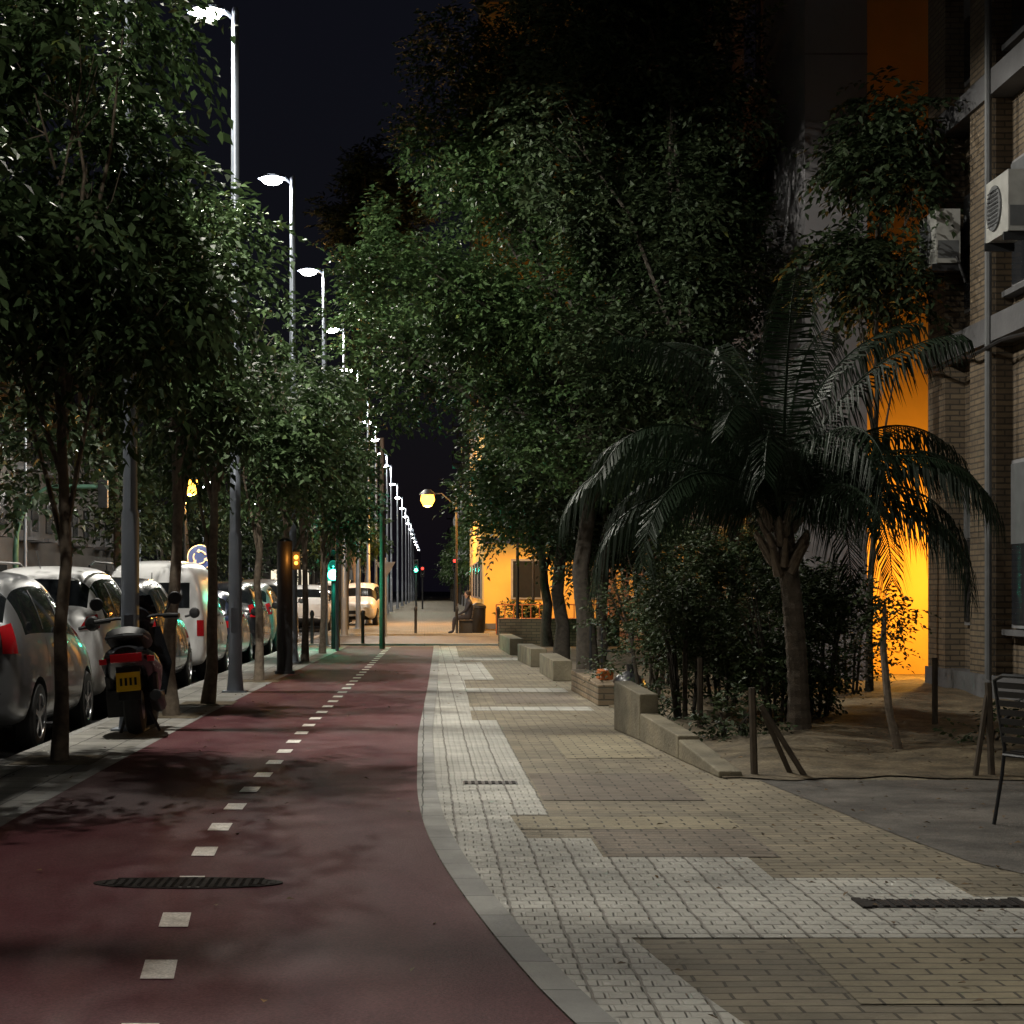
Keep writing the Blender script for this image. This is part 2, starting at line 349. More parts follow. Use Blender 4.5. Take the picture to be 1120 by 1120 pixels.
# ------------------------------------------------------------ buildings
def building_A():
    b=MB(); x=7.42
    b.bx(x,17,2,26,0,15,'brickwall')
    piers=[(25.15,26.0),(23.1,24.0),(18.6,19.5),(14.2,15.1),(9.8,10.7),(5.4,6.3)]
    for y0,y1 in piers: b.bx(7.15,x-.003,y0,y1+(.003 if y1==26 else 0),0.35,15.2,'brickwall')
    b.bx(7.11,x-.002,2,26.02,0,.348,'band')
    for z in (4.55,7.65,10.75,13.85):
        b.bx(7.10,x+.003,2.01,26.03,z,z+.32,'band')
    for z in (.95,5.2,8.3,11.4):
        h=2.1 if z<2 else 1.6
        b.bx(x-.05,x-.004,24.15,25.0,z,z+h,'frame'); b.bx(x-.07,x-.052,24.2,24.55,z+.05,z+h-.05,'winglass'); b.bx(x-.07,x-.052,24.6,24.95,z+.05,z+h*.55,'winglass')
        b.bx(x-.075,x-.052,24.6,24.95,z+h*.56,z+h-.05,'shutter')
        for y0 in (19.9,21.6,15.5,17.1,11.0,12.6):
            b.bx(x-.06,x-.004,y0,y0+1.35,z,z+h,'frame'); b.bx(x-.08,x-.062,y0+.06,y0+1.29,z+.05,z+h*.5,'winglass'); b.bx(x-.09,x-.062,y0+.06,y0+1.29,z+h*.5,z+h-.05,'shutter')
            b.bx(x-.16,x-.004,y0-.08,y0+1.43,z-.09,z-.02,'band')
    b.tube([(7.08,23.0,.3),(7.08,23.0,15)],.045,'shutter',8)
    b.tube([(7.08,25.9,4.5),(7.0,25,4.43),(7.08,24.1,4.5),(7.0,23.5,4.42),(7.08,22.4,4.5),(7.02,21,4.4),(7.08,19,4.5)],.025,'black',6)
    b.tube([(7.3,24.1,6.2),(7.2,24.05,7.2),(7.2,24.05,8.5)],.025,'frame',6)
    b.tube([(7.12,25.9,5.75),(6.3,25.9,5.72),(6.25,25.9,5.6)],.014,'frame',6); b.tube([(7.12,25.9,5.4),(6.6,25.9,5.73)],.01,'frame',6)
    o=b.obj('brick_apartment_building')
    for (y,z) in ((24.75,5.78),(21.75,5.62),(24.45,12.1)):
        a=MB(); a.bx(-.32,0,-.42,.42,0,.72,'ac'); a.lathe((-.325,.08,.36),(-1,0,0),[(.27,0),(.27,.02),(.22,.02),(.21,.005),(.001,.005)],'shutter',20)
        for i in range(-4,5): a.bx(-.352,-.346,.08-.2,.08+.2,.36+i*.05-.006,.36+i*.05+.006,'darkmetal')
        a.bx(-.36,0,-.38,-.34,-.1,-.004,'darkmetal'); a.bx(-.36,0,.34,.38,-.1,-.004,'darkmetal')
        a.bx(-.3,-.02,-.424,-.421,.06,.3,'shutter')
        a.tube([(-.1,-.44,.1),(-.1,-.6,.05),(.0,-.65,-.3)],.02,'black',6)
        a.obj('air_conditioner',parent=o,loc=(7.12,y,z),bevel=.01)
    return o
building_A()
def building_B():
    b=MB()
    b.bx(5.73,6.67,27.6,31.0,0,27,'greyconc')
    b.bx(6.67,18,31.0,60,0,26,'orangewall')
    b.bx(5.95,6.668,31.003,60,0,26.2,'redwall')
    for f in range(8):
        z=1.2+3.1*f
        b.bx(5.88,5.949,31.1,59.9,z-1.0,z-.8,'band')
        for y0 in (32.5,35.5,38.5,41.5,44.5,48,51.5,55):
            b.bx(5.9,5.948,y0,y0+1.3,z,z+1.5,'frame'); b.bx(5.88,5.898,y0+.06,y0+1.24,z+.06,z+1.44,'winglass')
        for x0 in (9.6,12):
            b.bx(x0,x0+1.1,30.95,30.997,z,z+1.4,'frame'); b.bx(x0+.06,x0+1.04,30.93,30.948,z+.06,z+1.34,'shutter')
        b.bx(5.725,6.675,27.594,27.599,z-1.0,z-.97,'band')
    return b.obj('apartment_tower')
building_B()
def building_C():
    b=MB(); b.bx(2.05,16,64,84,0,22,'orangewall'); b.bx(1.95,16,63.9,84.1,22.003,22.5,'band')
    for f in range(7):
        z=1.1+3*f
        for x0 in (3.0,5.2,7.4,9.6):
            b.bx(x0,x0+1.1,63.93,63.997,z,z+1.4,'frame'); b.bx(x0+.07,x0+1.03,63.9,63.928,z+.07,z+1.33,'winglass')
        for y0 in (66,70,74,78):
            b.bx(1.98,2.047,y0,y0+1.4,z,z+1.4,'frame'); b.bx(1.95,1.978,y0+.07,y0+1.33,z+.07,z+1.33,'winglass')
        b.bx(2.0,16.02,63.95,63.998,z-1.05,z-.85,'band')
    return b.obj('ochre_apartment_building')
building_C()
def building_far(name,x0,x1,y0,y1,h,side,k='darkb',lit=.06,seed=1,shop=False):
    random.seed(seed); b=MB(); b.bx(x0,x1,y0,y1,0,h,k)
    xf=x0 if side<0 else x1
    z=1.0
    while z<h-2:
        y=y0+1.5
        while y<y1-2:
            kk='winwarm' if random.random()<lit else 'winglass'
            a,c=(xf-.06,xf-.003) if side<0 else (xf+.003,xf+.06)
            b.bx(a,c,y,y+1.4,z,z+1.5,kk); y+=3.2
            if random.random()<.5 and z>2:
                e=(xf-.9,xf-.003) if side<0 else (xf+.003,xf+.9)
                b.bx(e[0],e[1],y-3.5,y-1.5,z-.5,z-.35,'band'); b.bx(e[0],e[0]+.05,y-3.5,y-1.5,z-.35,z+.5,'band')
        x=x0+1
        while x<x1-1.6:
            kk='winwarm' if random.random()<lit else 'winglass'
            if shop and z<2: kk='shop'
            b.bx(x,x+1.3,y0-.06,y0-.003,z,z+1.5+(1 if kk=='shop' else 0),kk); x+=2.6
        z+=3.1
    return b.obj(name)
building_far('balcony_apartment_building',3.4,16,112,170,20,-1,'greyconc',.12,4)
building_far('balcony_apartment_building',4.4,18,180,300,17,-1,'greyconc',.1,5)
building_far('office_block',-34,-18,50,110,14,1,'darkb',.03,6)
building_far('shop_building',-17,-8.2,190,240,10,1,'darkb',.1,8,shop=True)
building_far('apartment_block',-36,-17,0,44,15,1,'darkb',.02,9)
# ------------------------------------------------------------ street lamps
def lamp_mesh(H=9.5):
    b=MB(); b.tube([(0,0,0),(0,0,.02),(0,0,.3),(0,0,2.2),(0,0,2.25),(0,0,H)],[.12,.12,.095,.09,.075,.05],'steel',12)
    b.box((0,0,.012),(.34,.34,.024),'steel'); b.box((.0,-.092,1.0),(.1,.012,.35),'steel')
    b.tube([(0,0,H-.12),(-.1,0,H-.04),(-.2,0,H)],[.04,.035,.03],'steel',8)
    b.tube([(0,0,H-.02),(0,0,H+.05)],[.055,.03],'steel',10)
    vs=[];nx=12
    for (z,s) in ((H+.07,.55),(H+.05,.85),(H+.0,1.0),(H-.015,.97)):
        for j in range(nx):
            q=2*math.pi*j/nx; vs.append((-.40+.29*s*math.copysign(abs(math.cos(q))**.6,math.cos(q)),.17*s*math.copysign(abs(math.sin(q))**.6,math.sin(q)),z))
    fs=[tuple(range(nx))]
    for i in range(3):
        for j in range(nx): fs.append((i*nx+j,(i+1)*nx+j,(i+1)*nx+(j+1)%nx,i*nx+(j+1)%nx))
    b.add(vs,fs,'steel')
    b.lathe((-.40,0,H-.012),(0,0,-1),[(.001,.12),(.1,.11),(.18,.075),(.225,.0)],'led',20)  # lens dome oversized, its bright shape stands in for lamp glare
    return b.mesh('street_lamp',True)
LM=lamp_mesh()
WHITE=(1,.95,.84)
lamps=[(-3.15,-3.5),(-3.05,7.2),(-3.0,18.6)]+[(-2.65+.0048*(25.5+10.35*i-25),25.5+10.35*i) for i in range(9)]+[(-2.65+.0048*(118.6+20.7*i-25),118.6+20.7*i) for i in range(13)]
for i,(x,y) in enumerate(lamps):
    o=inst('street_lamp',LM,(x,y,0))
    if y<30: e=2500
    elif y<75: e=2100
    elif y<110: e=1700
    elif y<230: e=2600
    else: e=0
    if y<0: e=500
    if abs(y-7.2)<.1: e=1050
    if abs(y-18.6)<.1: e=2800
    if e: light('SPOT',(-.40,0,9.33),e,WHITE,o,size=.07,cone=176,name='led_light',rot=(0,R(2),0),blend=.12)
for y in (75,105,135,170,210):
    o=inst('street_lamp',LM,(-16.4,y,-.1),math.pi)
    if y in (75,135): light('SPOT',(-.40,0,9.33),1800,WHITE,o,size=.14,cone=160,name='led_light')
def sodium(loc,H,e,arm=(.0,0),glob=.18,name='lantern_lamp',down=False,col=(1,.47,.1)):
    b=MB(); b.tube([(0,0,0),(0,0,.6),(0,0,H-.2)],[.08,.05,.035],'darkmetal',8)
    ax,ay=arm
    b.tube([(0,0,H-.25),(ax*.5,ay*.5,H+.28),(ax,ay,H+.26)],.025,'darkmetal',6)
    b.lathe((ax,ay,H),(0,0,1),[(glob*.4,glob*1.5),(glob*.9,glob*1.1),(glob*1.15,glob*.75)],'darkmetal',16)
    b.lathe((ax,ay,H),(0,0,1),[(.001,-glob),(glob*.6,-glob*.8),(glob,0),(glob*.85,glob*.75)],'sodium',16)
    o=b.obj(name,True,loc=loc)
    if down: light('SPOT',(ax,ay,H-glob-.05),e,col,o,size=.12,name='sodium_light',cone=150)
    else: light('POINT',(ax,ay,H-glob-.08),e,col,o,size=.12,name='sodium_light')
    return o
sodium((1.3,76,0),5.15,1700,(-1.2,0),.3)
sodium((-6.7,51,-.1),4.4,1100,(.15,0),.26)
sodium((3.6,60.9,0),4.2,1300,(-.3,-.3),down=True)
sodium((2.6,51.5,0),4.4,1300,(-.5,0),down=True)
sodium((8.3,28.7,0),2.1,520,(0,.25),col=(1,.48,.08))
# ------------------------------------------------------------ foliage
def mk_leaves(name,P,DR,NR,L,W,mat,parent=None,seed=0,tone=None):
    rng=np.random.default_rng(seed); n=len(P)
    S=np.cross(DR,NR); S/=np.linalg.norm(S,axis=1)[:,None]+1e-9
    U=np.cross(S,DR)
    l=(L*(.65+.6*rng.random(n)))[:,None]; w=(W*(.7+.5*rng.random(n)))[:,None]
    v=np.empty((n,4,3)); v[:,0]=P; v[:,1]=P+DR*l*.42+S*w*.5+U*w*.18; v[:,2]=P+DR*l-U*l*.08; v[:,3]=P+DR*l*.42-S*w*.5+U*w*.18
    me=bpy.data.meshes.new(name); me.vertices.add(n*4); me.vertices.foreach_set('co',v.reshape(-1))
    me.loops.add(n*4); me.loops.foreach_set('vertex_index',np.arange(n*4,dtype=np.int32))
    me.polygons.add(n); me.polygons.foreach_set('loop_start',np.arange(0,n*4,4,dtype=np.int32))
    me.update(calc_edges=True)
    a=me.attributes.new('tone','FLOAT','FACE'); a.data.foreach_set('value',(rng.random(n) if tone is None else tone).astype(np.float32))
    me.materials.append(M[mat])
    o=bpy.data.objects.new(name,me); scn.collection.objects.link(o)
    if parent: o.parent=parent
    return o
def nrm(a): return a/(np.linalg.norm(a,axis=-1)[...,None]+1e-9)
def clumps(c,Rr,m,r0,r1,seed,inner=.25):
    rng=np.random.default_rng(seed); d=nrm(rng.normal(size=(m,3))); q=inner+(1-inner)*rng.random(m)**.5
    C=np.array(c)+d*q[:,None]*np.array(Rr); rr=r0+(r1-r0)*rng.random(m)
    return np.concatenate([C,rr[:,None],rr[:,None],(rr*(.7+.3*rng.random(m)))[:,None]],1)
def foliage(name,cl,ntw,k,tw,L,W,droop,mat,parent,seed,up=.2,thr=-.25,fs=1.6):
    rng=np.random.default_rng(seed); w=cl[:,3]*cl[:,4]; idx=rng.choice(len(cl),ntw,p=w/w.sum())
    d=nrm(rng.normal(size=(ntw,3))); q=.3+.75*rng.random(ntw)**.55
    P=cl[idx,:3]+d*q[:,None]*cl[idx,3:6]
    nz=np.sin(P[:,0]*fs*1.7+seed)*np.cos(P[:,1]*fs*1.3+2*seed)+np.sin(P[:,2]*fs*1.9+P[:,0]*fs)*.7+.5*np.sin(P[:,1]*fs*3.1+P[:,2]*fs*2.7)
    kp=nz>thr; P=P[kp]; d=d[kp]; n=len(P)
    D=nrm(d+rng.normal(size=(n,3))*.45+np.array([0,0,up]))
    t=(np.arange(k)+.3)/k
    tl=tw*(.6+.8*rng.random(n))
    pos=P[:,None,:]+D[:,None,:]*(t[None,:,None]*tl[:,None,None])
    pos[:,:,2]-=droop*tl[:,None]*t[None,:]**2
    side=nrm(np.cross(D,np.array([0,0,1.])+rng.normal(size=(n,3))*.2))
    sgn=np.where(np.arange(k)%2==0,1.,-1.)
    ld=D[:,None,:]*.55+side[:,None,:]*sgn[None,:,None]*.85+rng.normal(size=(n,k,3))*.25
    ld[:,:,2]-=droop*.9
    ld=nrm(ld); nr=nrm(rng.normal(size=(n,k,3))*.45+np.array([0,0,1.]))
    tone=np.clip(rng.random((n,1))*.6+rng.random((n,k))*.42,0,1)
    return mk_leaves(name,pos.reshape(-1,3),ld.reshape(-1,3),nr.reshape(-1,3),L,W,mat,parent,seed+1,tone.reshape(-1))
def tree(name,base,top,r,cl,mat,ntw,k,tw,L,W,droop,seed,bark='bark',nl=14,up=.2,thr=-.25,lean=None,fs=1.6,split=.45):
    rng=random.Random(seed); b=MB(); B=Vector(base); T=Vector(top)
    pts=[];rad=[]
    for i in range(9):
        t=i/8; p=B.lerp(T,t)+Vector((rng.uniform(-1,1),rng.uniform(-1,1),0))*r*.6*(0<i)
        pts.append(p); rad.append(r*(1.25 if i==0 else 1-.6*t))
    b.tube([B-Vector((0,0,.1))]+pts,[r*1.45]+rad,bark,10)
    ci=list(range(len(cl))); rng.shuffle(ci)
    for j in ci[:nl]:
        c=Vector(cl[j][:3]); t0=split+(1-split)*rng.random()*.9; s=B.lerp(T,t0)
        if c.z<s.z: s=B.lerp(T,max(split*.9,.35))
        mid=s.lerp(c,.5)+Vector((rng.uniform(-.2,.2),rng.uniform(-.2,.2),.12*(c-s).length)); rr=r*.42
        b.tube([s,s.lerp(mid,.5)+Vector((0,0,.05)),mid,c],[rr,rr*.75,rr*.5,rr*.18],bark,6)
        for q in range(3):
            e=c+Vector((rng.uniform(-1,1),rng.uniform(-1,1),rng.uniform(-.5,.9)))*cl[j][3]*.9
            b.tube([mid.lerp(c,.6),mid.lerp(e,.7),e],[rr*.28,rr*.18,rr*.06],bark,5)
    o=b.obj(name,True)
    foliage('foliage',cl,ntw,k,tw,L,W,droop,mat,o,seed,up,thr,fs)
    return o
# left row
c1=np.concatenate([clumps((-3.4,15.4,5.0),(1.4,1.5,2.2),44,.38,.6,11),clumps((-3.9,14.6,3.9),(1.0,1.2,.9),14,.4,.6,12),clumps((-2.6,15.6,4.4),(.7,.9,1.3),13,.3,.46,13)])
tree('added_hackberry_tree',(-3.06,15.3,0),(-2.98,15.35,4.4),.065,c1,'leafA',4700,10,.46,.135,.062,.7,21,'barkpale',18)
c=clumps((-3.5,9.9,4.7),(1.0,1.2,1.6),26,.35,.52,9)
tree('added_hackberry_tree',(-3.2,9.8,0),(-3.3,9.8,4.2),.06,c,'leafA',2200,9,.42,.13,.06,.6,19,'barkpale',12)  # added tree, trunk out of view, placed to throw shadow bands across the lane
c=clumps((-2.75,20.7,4.4),(.95,1.1,1.5),28,.33,.5,14)
tree('added_hackberry_tree',(-2.87,20.7,0),(-2.82,20.7,3.8),.085,c,'leafA',1900,9,.4,.125,.058,.6,22,'barkpale',12,thr=-.1)
c=clumps((-2.75,23.0,4.2),(.85,1.0,1.3),24,.33,.48,15)
tree('added_hackberry_tree',(-2.72,22.9,0),(-2.55,22.9,3.7),.08,c,'leafA',1400,9,.4,.125,.058,.6,23,'barkpale',12,thr=-.1)
for i,(x,y,h,rr,vz) in enumerate([(-2.6,28.6,4.2,.95,1.45),(-2.45,32.5,4.4,1.1,1.75),(-2.4,36.5,4.4,1.05,1.8),(-2.3,41,4.1,.95,1.7),(-2.2,45.5,3.9,.9,1.5),(-3.3,60,4.2,.9,1.5),(-3.3,70,4.2,.9,1.4),(-3.2,82,4.3,1.0,1.4),(-3.1,94,4.3,1.0,1.4)]):
    c=clumps((x+.05,y,h),(rr,rr,vz),24,.34,.52,40+i)
    tree('added_hackberry_tree',(x,y,0),(x+random.uniform(-.1,.1),y,h),.07,c,'leafA',1250 if y<50 else 500,8,.42,.14 if y<50 else .22,.07 if y<50 else .11,.5,50+i,'barkpale',10,thr=-.12)
# big trees on the right of the path
cb=np.concatenate([clumps((2.95,31.5,8.3),(2.8,3.0,5.0),80,.6,1.05,61,.4),clumps((-.55,30.5,6.6),(1.0,1.3,1.15),12,.45,.7,62),clumps((1.2,31,5.4),(1.3,1.5,1.6),14,.5,.75,63),clumps((.8,31,8.3),(1.3,1.5,1.8),12,.5,.8,60),clumps((3.0,30.5,4.3),(1.5,1.2,1.1),16,.45,.75,160)])
tree('ficus_tree',(2.85,32,0),(2.7,31.8,7.0),.17,cb,'leafB',19500,8,.42,.12,.062,.25,64,'bark',22)
cb=np.concatenate([clumps((3.35,28.2,8.8),(1.6,1.9,5.2),55,.6,.95,65,.3),clumps((3.9,27.5,5.0),(1.1,1.1,1.5),16,.4,.7,165)])
tree('ficus_tree',(4.5,27.6,0),(3.7,28,7.5),.12,cb,'leafC',11500,8,.42,.125,.062,.25,66,'bark',10)
cb=np.concatenate([clumps((2.9,39,4.6),(1.7,2.2,2.6),45,.55,.85,67),clumps((-.75,38,6.5),(1.15,1.4,1.3),14,.4,.65,167),clumps((.9,38.5,6.6),(1.2,1.4,1.6),12,.5,.8,168)])
tree('ficus_tree',(2.75,37,0),(2.8,38,5.4),.15,cb,'leafB',8800,7,.45,.15,.08,.3,68,'bark',20)
cb=clumps((2.7,47,4.0),(1.4,2.2,2.3),36,.5,.8,69)
tree('ficus_tree',(3.0,45,0),(2.8,46,4.2),.14,cb,'leafB',3800,7,.5,.17,.09,.3,70,'bark',14)
cb=clumps((3.9,34.5,4.0),(1.9,2.0,2.2),40,.5,.8,71)
tree('ficus_tree',(3.2,34,0),(3.5,34.5,4.3),.12,cb,'leafC',5500,7,.45,.14,.07,.3,72,'bark',12)
cb=clumps((4.6,31.5,6.5),(1.0,1.4,3.2),26,.5,.8,171)
tree('ficus_tree',(4.9,31.5,0),(4.7,31.5,6),.12,cb,'leafC',3600,7,.45,.14,.07,.3,172,'bark',8)
cb=np.concatenate([clumps((6.3,25.0,7.4),(.6,.7,.9),14,.25,.42,73),clumps((6.2,25.0,5.8),(.65,.7,.8),14,.25,.42,173)])
tree('locust_tree',(6.0,24.7,0),(6.2,25.0,6.4),.05,cb,'leafC',1700,9,.5,.14,.065,.6,74,'bark',12,thr=-.2)
cb=clumps((-1.8,66,15.2),(1.6,2.0,1.9),22,.6,1.0,75)
tree('pine_tree',(-3.0,66,0),(-1.9,66,14.5),.2,cb,'leafC',2200,8,.6,.3,.1,.1,76,'bark',14)
cl=[]
rg=random.Random(5)
b=MB()
for i in range(26):
    x=-18.5-rg.random()*3; y=22+i*7.5; h=rg.uniform(5.5,8)
    if i%3==0: x=-10.5; y=44+i*6; h=rg.uniform(4.8,6)
    b.tube([(x,y,-.1),(x+.1,y,h*.5),(x,y,h)],[.2,.15,.06],'bark',6)
    cl.append(clumps((x,y,h),(2.3,2.3,2.7),14,.8,1.4,80+i))
o=b.obj('distant_trees'); foliage('foliage',np.concatenate(cl),13000,6,.7,.3,.16,.3,'leafC',o,90,thr=-.5)
cl=[];b=MB()
for i in range(10):
    y=95+i*16; x=3.4
    b.tube([(x,y,0),(x,y,3)],[.15,.1],'bark',6); cl.append(clumps((x,y,4.3),(1.2,1.8,1.8),9,.5,.9,120+i))
o=b.obj('distant_trees'); foliage('foliage',np.concatenate(cl),2200,6,.7,.35,.2,.3,'leafB',o,91,thr=-.5)
def shrub(name,x,y,rx,ry,h,ntw,seed,mat='leafS',z0=.05,L=.07):
    b=MB(); rg=random.Random(seed)
    for i in range(9):
        a=rg.uniform(0,6.28); b.tube([(x+.1*math.cos(a),y+.1*math.sin(a),0),(x+rx*.4*math.cos(a),y+ry*.4*math.sin(a),h*.5),(x+rx*.8*math.cos(a),y+ry*.8*math.sin(a),h*rg.uniform(.7,1))],[.02,.014,.005],'bark',5)
    o=b.obj(name,True)
    foliage('foliage',clumps((x,y,z0+h*.55),(rx,ry,h*.45),18,.2,.38,seed),ntw,8,.25,L,L*.5,.3,mat,o,seed,up=.4,thr=-.1,fs=3)
    return o
shrub('shrub',2.75,19.3,.5,.8,1.75,1900,131); shrub('shrub',3.35,20.6,.8,.8,2.1,1700,132); shrub('shrub',4.1,19.2,.55,.7,1.8,1500,133); shrub('shrub',2.75,22.5,.6,.9,1.8,900,134)
shrub('shrub',2.85,17.0,.2,.2,.3,150,137); shrub('shrub',5.0,16.2,.16,.16,.22,110,138); shrub('shrub',4.3,23.5,.7,.8,2.0,700,139)
shrub('shrub',3.3,60.3,.7,.5,1.0,400,140,L=.15); shrub('shrub',3.55,18.4,.5,.4,1.5,900,142); shrub('shrub',3.3,25.5,.6,.6,2.2,700,143)
shrub('shrub',5.55,24.0,.4,.4,1.5,300,144)
b=MB(); b.tube([(4.05,15.6,0),(3.98,15.7,.4),(3.93,15.7,.95),(3.96,15.75,1.3)],[.045,.035,.03,.015],'barkpale',8)
o=b.obj('sapling',True); foliage('foliage',clumps((3.96,15.75,1.35),(.2,.2,.25),5,.12,.2,150),110,7,.2,.06,.03,.4,'leafS',o,151)
def palm(x,y,h):
    b=MB(); rg=random.Random(17)
    pts=[];rad=[]
    for i in range(34):
        t=i/33; pts.append((x-.17*t*t,y,h*t-.05)); rad.append((.1-.01*t)*(1.0 if i%2 else 1.09)*(1.3-.3*min(1,t*5)))
    b.tube(pts,rad,'palmbark',12)
    cx=x-.17
    for i in range(34):
        a=rg.uniform(0,6.28); z=h-.65+rg.random()*.65; p=Vector((cx+.1*math.cos(a),y+.1*math.sin(a),z)); d=Vector((math.cos(a),math.sin(a),1.6)).normalized()
        b.tube([p,p+d*.3],[.05,.018],'barkpale',5)
    nf=27
    for i in range(nf):
        az=i*2.39996+rg.uniform(-.2,.2); el=R(87-58*(i/nf)**.9+rg.uniform(-6,6)); L=rg.uniform(2.35,2.85)*(1-.06*(i/nf))
        p=Vector((cx,y,h-.1)); pts=[p.copy()]
        seg=24; tot=R(112+40*rg.random()) if el<R(70) else R(42+55*rg.random())
        hz=Vector((math.cos(az),math.sin(az),0)); e=el; d=hz*math.cos(e)+Vector((0,0,math.sin(e))); path=[(p.copy(),d.copy())]
        for s in range(seg):
            e-=tot/seg*(.3+1.4*s/seg); e=max(e,R(-82)); d=hz*math.cos(e)+Vector((0,0,math.sin(e))); p=p+d*(L/seg); pts.append(p.copy()); path.append((p.copy(),d.copy()))
        b.tube(pts,[.024*(1-.85*j/seg) for j in range(seg+1)],'leafP',5)
        sd=hz.cross(Vector((0,0,1)))
        nl=88
        for j in range(nl):
            t=.12+.88*j/(nl-1); q=t*seg; a=int(min(q,seg-1)); f=q-a; pp=path[a][0].lerp(path[a+1][0],f); dd=path[a][1].lerp(path[a+1][1],f)
            ln=.56*math.sin(math.pi*min(1,(.12+.80*t)))**.6+.05
            for sg in (-1,1):
                if rg.random()<.06: continue
                l=(dd*.6+sd*sg*.8+Vector((rg.uniform(-.14,.14),rg.uniform(-.14,.14),-.4+rg.uniform(-.18,.18)))).normalized()
                w=.011; A=pp; B=pp+l*ln*.42+Vector((0,0,-.02)); C=pp+l*ln*.68+Vector((0,0,-ln*(.42+.25*rg.random())))
                wd=dd*w
                b.add([A-wd*.6,A+wd*.6,B+wd,B-wd,C],[(0,1,2,3),(3,2,4)],'leafP')
    return b.obj('palm_tree')
palm(3.58,17.5,2.15)
def stakes(x,y,h=.62):
    b=MB(); b.tube([(x,y,0),(x-.02,y,h)],.028,'stake',6); b.tube([(x+.38,y-.05,0),(x+.05,y,h*.8)],.022,'stake',6); b.tube([(x+.3,y+.1,0),(x+.06,y,h*.75)],.02,'stake',6); b.obj('wooden_stakes')
stakes(2.52,14.0,.68)
b=MB(); b.tube([(4.18,13.9,0),(4.3,14,.62)],.022,'stake',6); b.tube([(4.32,13.95,0),(4.31,14,.72)],.028,'stake',6); b.obj('wooden_stakes')
b=MB(); b.tube([(5.1,18.3,0),(5.1,18.3,.75)],.03,'stake',6); b.tube([(2.75,18.3,0),(2.75,18.3,.75)],.03,'stake',6);b.obj('wooden_stakes')
rng=np.random.default_rng(5)
pp=[]
while len(pp)<1100:
    y=6+40*rng.random()**1.2; x=rng.uniform(-3.3,6)
    if x<1.9 and rng.random()<.85: continue
    pp.append((x,y,.014+.008*rng.random()+(.09 if x>2.3 and y>14 else 0)))
pp=np.array(pp); n=len(pp); dd=rng.normal(size=(n,3)); dd[:,2]*=.12
mk_leaves('fallen_leaves',pp,nrm(dd),nrm(rng.normal(size=(n,3))*.2+np.array([0,0,1.])),.042,.025,'dead',None,6)
# ------------------------------------------------------------ cars
SPEC={
'hatch':dict(L=4.1,zs=1.15,gl=(3,8),wh=(.78,3.28),r=.325,st=[(0,.42,.62,.80,.70,.68,.58),(.04,.30,.90,.96,.80,.77,.64),(.15,.24,.98,1.06,.84,.81,.66),(.42,.20,.98,1.40,.86,.82,.60),(.80,.19,.97,1.48,.87,.84,.61),(1.5,.18,.95,1.51,.88,.85,.62),(2.2,.18,.93,1.49,.88,.85,.61),(2.7,.18,.92,1.36,.88,.84,.59),(3.3,.19,.90,.97,.87,.82,.62),(3.75,.21,.80,.87,.84,.78,.60),(4.02,.26,.66,.74,.78,.70,.56),(4.10,.35,.52,.60,.66,.60,.5)]),
'suv':dict(L=4.4,zs=1.21,gl=(3,8),wh=(.85,3.5),r=.36,st=[(0,.42,.62,.80,.72,.70,.60),(.04,.30,.92,1.0,.83,.80,.67),(.18,.24,1.0,1.08,.87,.84,.68),(.50,.20,1.0,1.42,.89,.85,.62),(.95,.19,.98,1.5,.9,.87,.63),(1.6,.18,.96,1.52,.91,.88,.64),(2.3,.18,.95,1.5,.91,.88,.63),(2.8,.18,.94,1.38,.91,.87,.61),(3.45,.19,.93,1.0,.9,.85,.65),(3.95,.21,.86,.92,.87,.81,.62),(4.3,.26,.7,.8,.80,.72,.58),(4.4,.35,.55,.64,.68,.62,.52)]),
'sedan':dict(L=4.5,zs=1.06,gl=(3,8),wh=(.9,3.6),r=.32,st=[(0,.42,.62,.82,.70,.68,.58),(.05,.30,.86,.98,.80,.77,.66),(.5,.24,.95,1.03,.85,.81,.66),(1.1,.20,.96,1.38,.87,.82,.58),(1.4,.19,.95,1.44,.88,.84,.6),(1.8,.18,.95,1.46,.88,.85,.61),(2.4,.18,.93,1.44,.88,.85,.60),(2.85,.18,.92,1.33,.88,.84,.58),(3.5,.19,.90,.96,.87,.82,.62),(4.0,.21,.80,.86,.84,.78,.60),(4.4,.26,.66,.74,.78,.70,.56),(4.5,.35,.52,.60,.66,.60,.5)]),
'van':dict(L=4.35,zs=1.1,gl=(4,6),wh=(.8,3.55),r=.33,st=[(0,.40,.85,1.62,.80,.79,.66),(.05,.27,1.0,1.76,.86,.85,.70),(.25,.22,1.05,1.83,.88,.87,.72),(1.5,.2,1.05,1.86,.9,.88,.73),(2.3,.2,1.03,1.84,.9,.88,.72),(2.95,.2,1.0,1.68,.9,.87,.69),(3.5,.2,.98,1.06,.88,.84,.68),(3.95,.22,.88,.94,.86,.80,.63),(4.25,.28,.7,.78,.78,.7,.56),(4.35,.38,.55,.63,.66,.6,.5)]),
}
